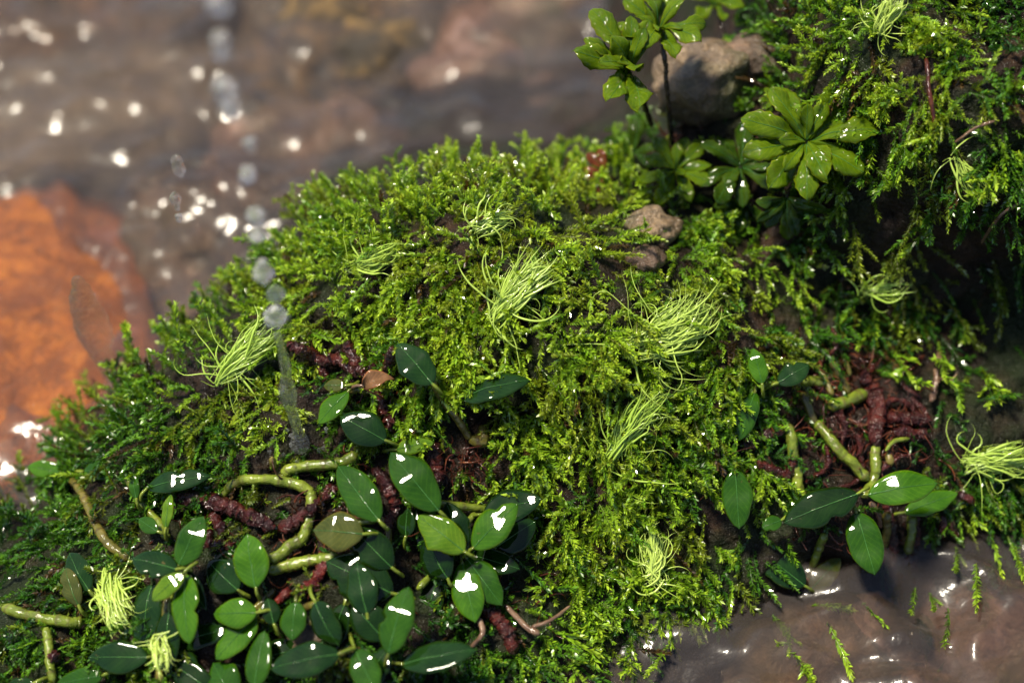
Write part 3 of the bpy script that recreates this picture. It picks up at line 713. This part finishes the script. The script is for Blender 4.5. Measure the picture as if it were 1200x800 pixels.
# ------------------------------------------------------------------ broad-leaved plants on creeping rhizomes
VIEW = -AF; HALF = unit(VIEW + np.array(sdir))
def leafspec(parent, org, x0, y0, x1, y1, w, mname, dh=.007, pet=None, seed=0, **kw):
    rs = np.random.RandomState(seed * 13 + 5)
    b = S(x0, y0, dh); t = ((x1 - x0) * AX - (y1 - y0) * AU) * PX * (DIST - .015) / DIST
    dd = -(t @ HALF) / (VIEW @ HALF) * rs.uniform(.55, 1.0)          # blades level out towards the light
    b = b - VIEW * dd * .5; t = b + t + VIEW * (dd + rs.uniform(-.0015, .0015))
    # a leaf lying to the light: tilt between facing the sky and facing the viewer
    nr = unit(HALF + rs.randn(3) * (.035 if rs.rand() < .75 else .2))
    p = b - unit(t - b) * .0045 - VIEW * .004
    if pet is not None: p = S(pet[0], pet[1], pet[2] if len(pet) > 2 else .004)
    kw.setdefault('arch', rs.uniform(.035, .10)); kw.setdefault('fold', rs.uniform(-.005, .035)); kw.setdefault('twist', rs.randn() * .06); kw.setdefault('wavy', .012); kw.setdefault('ripple', rs.uniform(.004, .018)); kw.setdefault('camber', .02)
    L_ = np.linalg.norm(t - b)
    return add_leaf(parent, org, b, t, min(w * PX * .90, L_ * .74), nr, mname, seed, p, **kw)
def stem(parent, org, pts, r0, r1, m, name='rhizome', seed=0, dh=.004, **kw):
    P = [S(q[0], q[1], q[2] if len(q) > 2 else dh) for q in pts]
    return knobby(name, P, r0 * PX * (.86 if 'ringed' not in kw else 1), r1 * PX * (.8 if 'ringed' not in kw else 1), M[m], parent, org, seed=seed, **kw)
def plant(name, label, x, y, stems, leaves, seed):
    org = S(x, y, 0); t = thing(name, label, 'plant', org)
    for i, s in enumerate(stems):
        kw = dict(s[4]) if len(s) > 4 else {}
        stem(t, org, s[0], s[1], s[2], s[3], seed=seed * 31 + i, **kw)
    for i, l in enumerate(leaves):
        kw = dict(l[7]) if len(l) > 7 else {}
        leafspec(t, org, l[0], l[1], l[2], l[3], l[4], l[5], dh=l[6] if len(l) > 6 else .008, seed=seed * 50 + i, **kw)
    return t
RW = dict(ringed=False, knob=.04, rough=.34)
plant('creeping_plant', 'leafy plant at the far left with leaves spread over the moss edge', 100, 610,
  [([(78,556),(92,570),(104,596),(122,630),(152,656)], 6, 7, 'stem_olive'), ([(150,562,.008),(166,588),(186,612),(194,630)], 5, 6, 'stem_green'), ([(194,630,.006),(197,600,.010)], 3.5, 2.5, 'stem_green')],
  [(80,554,28,546,26,'leaf_bright',.009), (94,553,178,541,38,'leaf_mid',.010), (77,566,66,640,33,'leaf_dark',.008), (170,572,248,557,31,'leaf_blue',.010,dict(pet=(164,588,.007))),
   (161,584,155,556,14,'leaf_mid',.008), (196,618,199,580,15,'leaf_lime',.012), (186,622,160,609,21,'leaf_mid',.008)], 1)
plant('creeping_plant', 'dense dark leaf rosette right of the curled pale tuft', 210, 665,
  [([(152,656),(180,664),(208,668),(220,690)], 6, 6, 'stem_green'), ([(196,700),(192,750),(188,800)], 5, 6, 'stem_olive')],
  [(196,716,196,784,36,'leaf_dark',.007), (176,684,172,762,42,'leaf_blue',.009), (214,668,242,712,22,'leaf_dark',.008), (209,666,155,656,37,'leaf_blue',.012), (211,662,237,607,37,'leaf_mid',.012),
   (215,672,180,702,25,'leaf_lime',.015), (214,675,225,747,37,'leaf_bright',.015)], 2)
plant('creeping_plant', 'two small olive leaves on a brown stem at the lower left', 100, 705,
  [([(94,702),(110,715),(130,722),(150,725)], 4.5, 5, 'stem_olive')],
  [(108,690,78,650,34,'leaf_blue',.008), (95,708,75,667,26,'leaf_olive',.011)], 3)
plant('creeping_plant', 'green bare rhizome with moss threads at the lower left corner', 50, 722,
  [([(4,712),(40,722),(75,728),(98,730)], 8, 8, 'stem_green'), ([(54,735),(58,765),(62,800)], 6, 6, 'stem_green'), ([(62,764),(66,775)], 7, 7, 'stem_red', RW)],
  [(122,790,66,803,28,'leaf_mid',.008), (40,800,0,812,24,'leaf_dark',.006)], 4)
plant('creeping_plant', 'thick knobby green rhizome with glossy leaves left of the centre cluster', 320, 650,
  [([(258,580),(276,566),(300,562),(336,564),(362,574),(364,596),(356,628),(338,642),(316,656)], 7.5, 8.5, 'stem_green'), ([(334,556),(340,548),(370,544),(402,541),(418,534)], 8, 8.5, 'stem_green'),
   ([(316,668),(344,661),(372,655),(396,652)], 9, 8, 'stem_green'), ([(322,690),(300,712),(290,718)], 6, 5, 'stem_olive'), ([(320,548,.006),(319,536,.010)], 5, 4, 'stem_olive')],
  [(281,690,243,660,41,'leaf_blue',.009), (302,687,288,629,45,'leaf_bright',.013), (302,717,252,720,36,'leaf_bright',.012), (299,723,257,768,38,'leaf_bright',.011),
   (322,730,313,703,24,'leaf_dark',.008), (346,705,344,746,42,'leaf_mid',.011), (300,802,307,745,34,'leaf_mid',.010), (278,818,248,782,42,'leaf_mid',.008)], 5)
plant('creeping_plant', 'plant with large dark wet leaves between the red rhizomes in the centre cluster', 440, 640,
  [([(448,607),(456,622),(452,650),(462,665)], 5, 5, 'stem_olive'), ([(372,706),(352,716),(366,732)], 5, 5, 'stem_olive'), ([(398,766),(412,760),(424,764)], 6, 5, 'stem_olive'), ([(490,690),(505,672),(512,660)], 5, 5, 'stem_green'), ([(440,610,.005),(425,612,.005),(405,614,.004)], 4, 4, 'stem_green')],
  [(452,748,415,710,42,'leaf_dark',.006), (461,694,384,660,58,'leaf_dark',.009), (461,664,414,620,43,'leaf_dark',.011), (427,625,369,621,46,'leaf_olive',.015), (446,608,395,549,43,'leaf_mid',.014),
   (368,706,396,752,37,'leaf_dark',.010), (456,765,477,694,40,'leaf_mid',.012), (399,765,322,783,41,'leaf_blue',.011), (415,762,442,806,36,'leaf_mid',.010), (470,779,552,761,41,'leaf_blue',.011), (476,628,478,596,27,'leaf_dark',.006)], 6)
plant('creeping_plant', 'bushy glossy plant at the right of the lower leaf cluster', 548, 648,
  [([(500,590),(530,592),(566,596),(580,600)], 6, 6, 'stem_green'), ([(548,648),(545,620),(556,600)], 5, 5, 'stem_green'), ([(536,690),(544,660),(548,648)], 5, 5, 'stem_olive')],
  [(548,650,608,664,32,'leaf_dark',.006), (580,642,627,611,42,'leaf_dark',.006), (566,603,634,584,46,'leaf_blue',.009), (545,641,523,590,38,'leaf_dark',.008), (526,677,500,630,42,'leaf_dark',.009),
   (515,597,458,533,47,'leaf_mid',.012), (545,645,491,606,43,'leaf_lime',.014), (554,642,605,592,43,'leaf_bright',.013), (546,655,587,706,38,'leaf_mid',.012), (541,660,557,724,40,'leaf_bright',.013)], 7)
plant('creeping_plant', 'small plant with two bright leaves by the dry tan leaf', 420, 470,
  [([(408,458),(420,456),(430,462)], 5, 5, 'stem_olive'), ([(456,515),(466,522),(470,530)], 5, 5, 'stem_green')],
  [(408,459,374,496,29,'leaf_bright',.010), (425,452,462,444,25,'leaf_dead',.012,dict(wavy=.16, fold=.55, arch=.22, twist=1.3, ripple=.03, midrib=False)), (453,516,399,488,43,'leaf_blue',.011), (464,527,508,518,23,'leaf_lime',.010), (405,452,378,452,18,'leaf_olive',.008)], 8)
plant('creeping_plant', 'upright stem with two white glinting leaves over the middle of the moss', 560, 510,
  [([(508,448,.010),(520,470,.008),(530,482,.007),(552,516,.004)], 5, 6, 'stem_olive'), ([(552,516),(566,514),(566,500)], 9, 9, 'stem_olive'), ([(530,478,.007),(541,466,.010)], 3, 3, 'stem_green')],
  [(508,450,466,403,43,'leaf_blue',.012), (540,466,620,446,41,'leaf_blue',.012)], 9)
plant('creeping_plant', 'leafy plant on yellow green stems rooted in the red root mat', 985, 520,
  [([(1027,521),(1026,545),(1022,565),(1010,580)], 8, 7, 'stem_green'), ([(955,495),(975,518),(995,538),(1016,562)], 8, 9, 'stem_green'), ([(924,498),(930,530),(934,560),(940,584)], 8, 9, 'stem_green'),
   ([(935,444),(950,446),(968,450)], 8, 8, 'stem_green'), ([(972,478),(990,470),(1014,461)], 9, 10, 'stem_green'), ([(958,430),(968,448),(976,462)], 5, 5, 'stem_olive'), ([(974,424),(986,444),(995,460)], 6, 6, 'stem_olive'), ([(990,420),(996,440)], 4, 4, 'stem_olive'),
   ([(940,460),(948,480),(955,498)], 7, 7, 'stem_olive'), ([(1066,514,.008),(1048,517,.008),(1038,528,.006)], 3.5, 3, 'stem_green'), ([(1020,588),(1028,600),(1032,618)], 5, 3, 'twig'), ([(1044,545),(1042,530)], 6, 6, 'stem_olive'),
   ([(892,452,.008),(905,450,.007),(920,446,.005)], 4, 4, 'stem_green'), ([(886,456),(862,520),(862,545)], 2.5, 3, 'stem_olive')],
  [(892,450,883,407,25,'leaf_bright',.011), (911,449,949,427,29,'leaf_blue',.012), (886,459,865,517,27,'leaf_mid',.009), (863,550,865,619,38,'leaf_mid',.012), (1006,578,918,613,49,'leaf_dark',.013),
   (1060,601,1126,577,31,'leaf_bright',.009), (1018,580,1099,566,45,'leaf_bright',.014), (916,609,892,618,23,'leaf_mid',.010), (1006,600,1022,672,45,'leaf_mid',.012)], 10)
plant('creeping_plant', 'pair of low leaves on a short stem drooping towards the water', 950, 670,
  [([(966,626),(958,648),(947,680)], 6, 6, 'stem_green'), ([(946,676),(944,700),(942,712)], 6, 2, 'twig')],
  [(942,685,883,641,43,'leaf_blue',.010), (948,692,987,652,29,'leaf_olive',.011)], 11)
plant('creeping_plant', 'green jointed stem turning red with a dark leaf dipped in the water', 1064, 650,
  [([(1069,603),(1068,625),(1064,650)], 7, 7, 'stem_green'), ([(1064,648),(1057,684),(1054,700),(1062,720)], 10, 8, 'stem_red', RW), ([(1040,600),(1036,640)], 7, 7, 'stem_olive'), ([(1083,762),(1068,735)], 2.5, 2.5, 'stem_olive')],
  [(1083,766,1073,721,31,'leaf_dark',.008), (1088,806,1106,778,14,'leaf_mid',.006)], 12)

# older leaves half hidden lower in the two leaf clusters
rq = np.random.RandomState(21)
for nm, lab, xs in (('creeping_plant', 'dark understorey leaves low between the left leaf clusters', [(205,775),(240,745),(268,668),(330,765),(140,770),(225,792)]),
                    ('creeping_plant', 'dark understorey leaves low in the centre leaf cluster', [(425,690),(505,705),(395,735),(585,625),(500,620),(440,782)])):
    org = S(xs[0][0], xs[0][1], 0); t = thing(nm, lab, 'plant', org)
    for i, (x, y) in enumerate(xs):
        an = rq.uniform(0, 6.28); ln = rq.uniform(50, 74)
        leafspec(t, org, x - math.cos(an) * ln / 2, y - math.sin(an) * ln / 2, x + math.cos(an) * ln / 2, y + math.sin(an) * ln / 2, rq.uniform(30, 42), rq.choice(['leaf_dark', 'leaf_blue']), dh=.0045, seed=900 + i + len(lab))
# loose dark red rhizomes
def rhizome(label, branches, m='stem_red', name='red_rhizome', cat='rhizome', kw=None):
    P0 = branches[0][0][0]; org = S(P0[0], P0[1], 0); t = thing(name, label, cat, org)
    for i, (pts, r0, r1) in enumerate(branches):
        stem(t, org, pts, r0, r1, m, 'stem_piece' if i == 0 else 'side_branch', seed=len(label) + i * 7, **(kw or RW))
rhizome('branched dark red rhizome with upright stubs above the tan leaf', [([(336,403,.010),(352,410,.009),(369,420,.006),(381,447,.003)], 6, 8), ([(369,419,.006),(398,424,.006),(428,438,.004)], 7, 8), ([(405,401,.011),(412,416,.008),(429,440,.004)], 6.5, 8), ([(459,409,.012),(456,424,.009),(450,440,.005)], 6, 6), ([(434,424,.008),(438,440,.004)], 4, 5)])
rhizome('dark red rhizome running down between the centre leaves', [([(444,455),(452,480),(462,505)], 9, 8), ([(440,548),(456,572),(463,595),(453,621)], 7, 7), ([(505,520),(512,545),(514,565)], 9, 9)])
rhizome('long dark red rhizome lying across the left leaf cluster', [([(203,592),(222,585),(248,588),(285,602),(322,617)], 10, 8), ([(240,628),(255,640),(275,640)], 8, 7), ([(330,620),(350,606),(372,590),(392,570)], 8, 7), ([(248,602),(262,625)], 6, 6)])
rhizome('short bright red rhizome under the big dark leaf', [([(382,660),(366,682),(350,700)], 7, 7), ([(340,690),(325,705)], 5, 5)], 'stem_brightred')
rhizome('red wet rhizome tip right of the leaf cluster bottom', [([(568,712),(582,722),(594,738),(602,763)], 8, 8)], 'stem_red')
rhizome('upright dark red rhizome at the top of the red root mat', [([(1012,440,.005),(1024,455,.006),(1030,475,.006),(1027,521,.005)], 8, 9), ([(1042,488),(1062,492),(1088,490)], 8, 8), ([(1050,505),(1070,510),(1085,508)], 9, 9)])
rr_ = np.random.RandomState(9); mat_ = []
for i in range(16):
    x0, y0 = 1000 + rr_.randn() * 48, 485 + rr_.randn() * 38; an = rr_.uniform(0, 6.28); ln = rr_.uniform(18, 34)
    mat_.append(([(x0, y0, .003), (x0 + math.cos(an) * ln + rr_.randn() * 4, y0 + math.sin(an) * ln, .004), (x0 + math.cos(an + .5) * ln * 1.9, y0 + math.sin(an + .5) * ln * 1.9, .002)], rr_.uniform(2.2, 4.6), rr_.uniform(1.5, 3)))
mat_ += [([(1040,590,.003),(1046,640,.004),(1052,690,.004)], 6, 7), ([(1075,600,.003),(1072,650,.004),(1066,700,.004)], 4, 5)]
rhizome('tangled mat of thin dark red roots under the yellow green stems', mat_, 'stem_red', 'root_mat', 'roots')
rhizome('red rhizome lying at the left side of the root mat', [([(870,525),(888,512),(915,502)], 8, 7), ([(889,545),(905,550),(924,556),(930,535)], 5.5, 6)], 'stem_red')
rhizome('thin red rhizome beside the bright leaf tip', [([(1122,577,.008),(1134,584,.007),(1142,590,.006)], 5, 4), ([(1106,605),(1103,630)], 4, 5), ([(1114,608),(1120,632)], 4, 5)])
rhizome('dark reddish stub in a gap of the upper moss', [([(492,372),(488,390)], 6, 5)])
rhizome('vertical brown moss covered stalk at the right of the root mat', [([(1102,410,.006),(1098,440,.006),(1092,470,.004)], 4, 4), ([(1098,442,.006),(1112,446,.008),(1122,438,.010)], 1.6, 1.0)], 'twig')
rhizome('thin tan twig forking at the lower edge of the moss', [([(593,709,.008),(606,722,.008),(620,736,.008),(632,742,.008)], 3, 4), ([(624,734,.008),(645,726,.009),(668,709,.010)], 3, 1.6), ([(560,722,.006),(566,742,.007),(552,758,.006)], 3.5, 3)], 'twig', 'twig', 'twig', dict(ringed=False, knob=.1))
rhizome('pale translucent dead stalk at the right margin', [([(1200,235,.012),(1178,248,.012),(1165,262,.012),(1150,285,.010)], 1.5, 2.4), ([(1118,168,.006),(1140,152,.007),(1165,142,.007)], 1.6, 2.2)], 'twig', 'dead_stalk', 'stalk', dict(ringed=False, knob=.1))
rhizome('thin dark red stalk climbing through the tall moss', [([(1085,70,.006),(1090,110,.007),(1095,150,.007),(1098,175,.006)], 2.5, 2.5)], 'root', 'moss_stalk', 'stalk', dict(ringed=False, knob=.1))

# fine root fibres: no one could count them
VV, FF, off = [], [], 0; rs = np.random.RandomState(77)
for cx, cy, sx, sy, nn in [(1000,490,70,60,240), (985,420,50,24,130), (1060,500,34,44,90), (410,600,70,70,90), (330,640,80,50,90), (545,545,28,28,80), (440,460,40,40,40), (1010,620,60,30,50), (620,690,50,50,35), (860,560,30,50,30), (230,620,50,30,30), (790,170,50,26,60)]:
    for i in range(nn):
        x, y = cx + rs.randn() * sx * .6, cy + rs.randn() * sy * .6
        p = S(x, y, .0008 + rs.rand() * .002); ln = rs.uniform(12, 42) * PX
        d = unit(rs.randn(3) + np.array([0, -.3, -.9])); e = rs.randn(3) * .35
        C = catmull([p, p + d * ln * .4 + VIEW * .002 * rs.rand(), p + unit(d + e) * ln * .7 + VIEW * .0015, p + unit(d + 2 * e) * ln], 8)
        v, f = tube_geo(C, np.linspace(1, .4, 8) * rs.choice([.08, .12, .18, .3, .45]) * MM, 4, False); VV.append(v); FF.append(f + off); off += len(v)
tag(link('root_fibres', mesh_np('root_fibres', np.vstack(VV), np.vstack(FF)), M['root']), 'fine reddish brown root fibres matted between the stems', 'roots', kind='stuff')

# ------------------------------------------------------------------ leaf rosettes at the top
def rosette(label, x, y, dh, axis, rad, n, elev, m, seed, stem_to=None, a0=0, a1=360, layers=1, F0=S):
    rs = np.random.RandomState(seed); c = F0(x, y, dh); ax = unit(axis); org = c.copy()
    t = thing('leaf_rosette', label, 'plant', org)
    e1 = unit(np.cross(ax, [0.2, .1, 1.0])); e2 = np.cross(ax, e1)
    # measured round the axis as seen: e1 to the right, e2 up
    e1 = unit(AX - ax * (AX @ ax)); e2 = unit(np.cross(ax, e1))
    if e2 @ AU < 0: e2 = -e2
    for ly in range(layers):
        nn = n if ly == 0 else max(3, n // 2)
        for i in range(nn):
            th = math.radians(a0 + (a1 - a0) * (i + .5 * ly + .2 * rs.randn()) / nn)
            el = math.radians(elev + 22 * ly + rs.randn() * 9)
            d = unit((math.cos(th) * e1 + math.sin(th) * e2) * math.cos(el) + ax * math.sin(el))
            L = rad * PX * (1 - .38 * ly) * rs.uniform(.82, 1.12)
            nr = unit(ax * math.cos(el) - (math.cos(th) * e1 + math.sin(th) * e2) * math.sin(el) + rs.randn(3) * .12)
            add_leaf(t, org, c + d * L * .05, c + d * L, L * rs.uniform(.32, .44), nr, m, seed * 40 + i + 20 * ly, None, shape='obovate', arch=rs.uniform(.04, .16), fold=.22, wavy=.16, serr=.10, ripple=rs.uniform(0, .02), camber=.1, nv=15, thick=.2 * MM, twist=rs.randn() * .25)
    if stem_to is not None:
        C = [c - ax * .0005] + [F0(*q) for q in stem_to]
        knobby('stem', C, 2.6 * PX, 3.4 * PX, M['stem_black'], t, org, ringed=False, knob=.25, rough=.25, seed=seed)
        for k_ in range(3): pass
    return t
UPV = np.array([0, 0, 1.0])
rosette('bright cupped leaf rosette on a dark stem, leftmost of the tall ones', 738, 84, .002, VIEW * .4 + UPV * .5 + AX * .1, 78, 8, 28, 'ros', 1, [(752,115,-.012),(764,148,-.032)], 60, 300, 2, PA)
rosette('light green rosette on the long straight dark stem at the top', 772, 34, -.004, VIEW * .15 + UPV * .9, 56, 10, 12, 'ros', 2, [(779,70,-.010),(782,110,-.019),(788,170,-.034)], layers=2, F0=PA)
rosette('blurred rosette at the top edge behind the tan stone', 838, 6, -.050, VIEW * .2 + UPV * .9, 46, 8, 10, 'ros', 3, [(850,45,-.050),(865,80,-.046),(872,125,-.038)], F0=PA)
rosette('largest open leaf rosette beside the tall moss', 945, 166, .016, HALF + VIEW * .5, 76, 11, 8, 'ros', 4, [(940,185,.004)], layers=2)
rosette('small star shaped rosette left of the dark hollow', 792, 200, .014, HALF + VIEW * .3, 50, 9, 8, 'ros', 5, [(800,185,.004)], layers=2)
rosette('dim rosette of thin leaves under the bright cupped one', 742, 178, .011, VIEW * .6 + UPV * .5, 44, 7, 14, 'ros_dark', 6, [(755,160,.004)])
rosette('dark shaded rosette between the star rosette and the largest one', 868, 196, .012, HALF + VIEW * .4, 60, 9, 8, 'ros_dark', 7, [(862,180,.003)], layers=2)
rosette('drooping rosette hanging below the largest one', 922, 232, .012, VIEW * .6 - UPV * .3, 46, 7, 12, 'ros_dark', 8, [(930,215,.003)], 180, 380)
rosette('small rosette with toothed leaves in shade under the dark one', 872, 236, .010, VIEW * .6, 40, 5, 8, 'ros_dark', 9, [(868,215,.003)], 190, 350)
rosette('reddish brown withered rosette at the crest of the moss', 712, 205, .008, VIEW * .5 + UPV * .4, 36, 5, 10, 'ros_red', 10, [(720,210,.001)], 100, 260)
rosette('tiny yellow green rosette low on the tall moss edge', 905, 118, .010, VIEW * .5 + UPV * .6, 22, 6, 20, 'ros', 11, [(910,130,.002)])

# ------------------------------------------------------------------ falling water
def drop_mesh(r, ln, seed, nr=14, ns=12):
    rs = np.random.RandomState(seed); C, rad = [], []
    for i in range(nr):
        t = i / (nr - 1); C.append((0, 0, -ln * (t - .5))); rad.append(max(r * math.sin(math.pi * min(.985, max(.015, t ** .8))) ** .38, r * .1))
    C = np.array(C); rad = np.array(rad) * (1 + .16 * np.sin(np.linspace(0, 9, nr) + rs.rand() * 6) + .10 * rs.randn(nr))
    C[:, 0] += rs.randn(nr).cumsum() * r * .04; C[:, 1] += rs.randn(nr).cumsum() * r * .04
    return tube_geo(C, rad, ns)
def falling(x, y, base, up, r, ln, seed, label, group):
    """a drop falling on the vertical line above the point of the scene at base"""
    p = base + UPV * up; v, f = drop_mesh(r, ln, seed)
    tag(link('water_drop', mesh_np('water_drop', v, f), M['spray'], None, p), label, 'water drop', group)
B1 = S(352, 528, .0005)
# lower end of the trickle, unbroken
rs = np.random.RandomState(4); n = 46; hh = np.linspace(0, .062, n)
C = B1 + UPV * hh[:, None] + np.stack([np.sin(hh * 160) * .0004, np.cos(hh * 120) * .0004, 0 * hh], 1)
rad = .0027 * (1 + .30 * np.sin(hh * 210 + 1) + .15 * np.sin(hh * 430)) * np.interp(hh, [0, .002, .008, .05, .062], [.5, .9, .85, .75, .3])
v, f = tube_geo(C, rad, 12)
tag(link('water_trickle', mesh_np('water_trickle', v - B1, f), M['drop'], None, B1), 'clear trickle of water pouring onto the moss left of the red rhizome', 'water trickle')
for i, up in enumerate([.070, .082, .091, .106, .114, .129, .138, .152, .161, .176, .188, .202, .214]):
    rr = rs.uniform(.0013, .0030)
    falling(0, 0, B1 + np.array([rs.randn() * .0012, rs.randn() * .0012, 0]), up, rr, rr * rs.uniform(1.8, 3.4), i, 'clear drop falling in the line of drops above the trickle', 'drops falling onto the moss')
B2 = S(133, 452, .006)
tag(link('water_drop', mesh_np('water_drop', *drop_mesh(.0055, .060, 99, 34, 16)), M['clear'], None, B2 + UPV * .031), 'long clear water spout dropping in front of the orange stone', 'water drop')
for i, (x, y, r, ln) in enumerate([(208, 195, .0022, .010), (206, 235, .0018, .008), (210, 255, .0012, .003)]):
    p = S(300, 300, 0); q = atz(x, y, ZW + .10)
    tag(link('water_drop', mesh_np('water_drop', *drop_mesh(r, ln, 60 + i)), M['drop'], None, q), 'small drop falling over the dark stone in the pool', 'water drop', 'small drops over the dark stone')
def bubble(x, y, r, label):
    import bmesh
    bm = bmesh.new(); bmesh.ops.create_uvsphere(bm, u_segments=20, v_segments=12, radius=r)
    for v_ in bm.verts: v_.co.z *= .8
    me = bpy.data.meshes.new('air_bubble'); bm.to_mesh(me); bm.free(); me.polygons.foreach_set('use_smooth', np.ones(len(me.polygons), bool))
    tag(link('air_bubble', me, M['clear'], None, atz(x, y, ZW + r * .25)), label, 'bubble', 'air bubbles on the pool')
bubble(68, 437, .0042, 'air bubble floating over the orange stone near the moss')
bubble(105, 400, .0034, 'air bubble beside the long water spout')
bubble(278, 236, .0016, 'tiny air bubble near the line of falling drops')
bubble(302, 252, .0018, 'tiny air bubble beneath the line of falling drops')
bubble(40, 548, .0016, 'tiny air bubble at the far left moss edge')

# beads of water splashed round the foot of the trickle
rb = np.random.RandomState(3)
for i in range(14):
    an = rb.uniform(0, 6.28); q = rb.uniform(8, 42); p = S(352 + math.cos(an) * q, 522 + math.sin(an) * q * .8, .004 + rb.rand() * .003)
    v, f = drop_mesh(rb.uniform(.0005, .0011), .0018, 200 + i, 8, 8)
    tag(link('water_bead', mesh_np('water_bead', v, f), M['drop'], None, p), 'tiny bead of water splashed round the foot of the trickle', 'water drop', 'splash beads at the foot of the trickle')
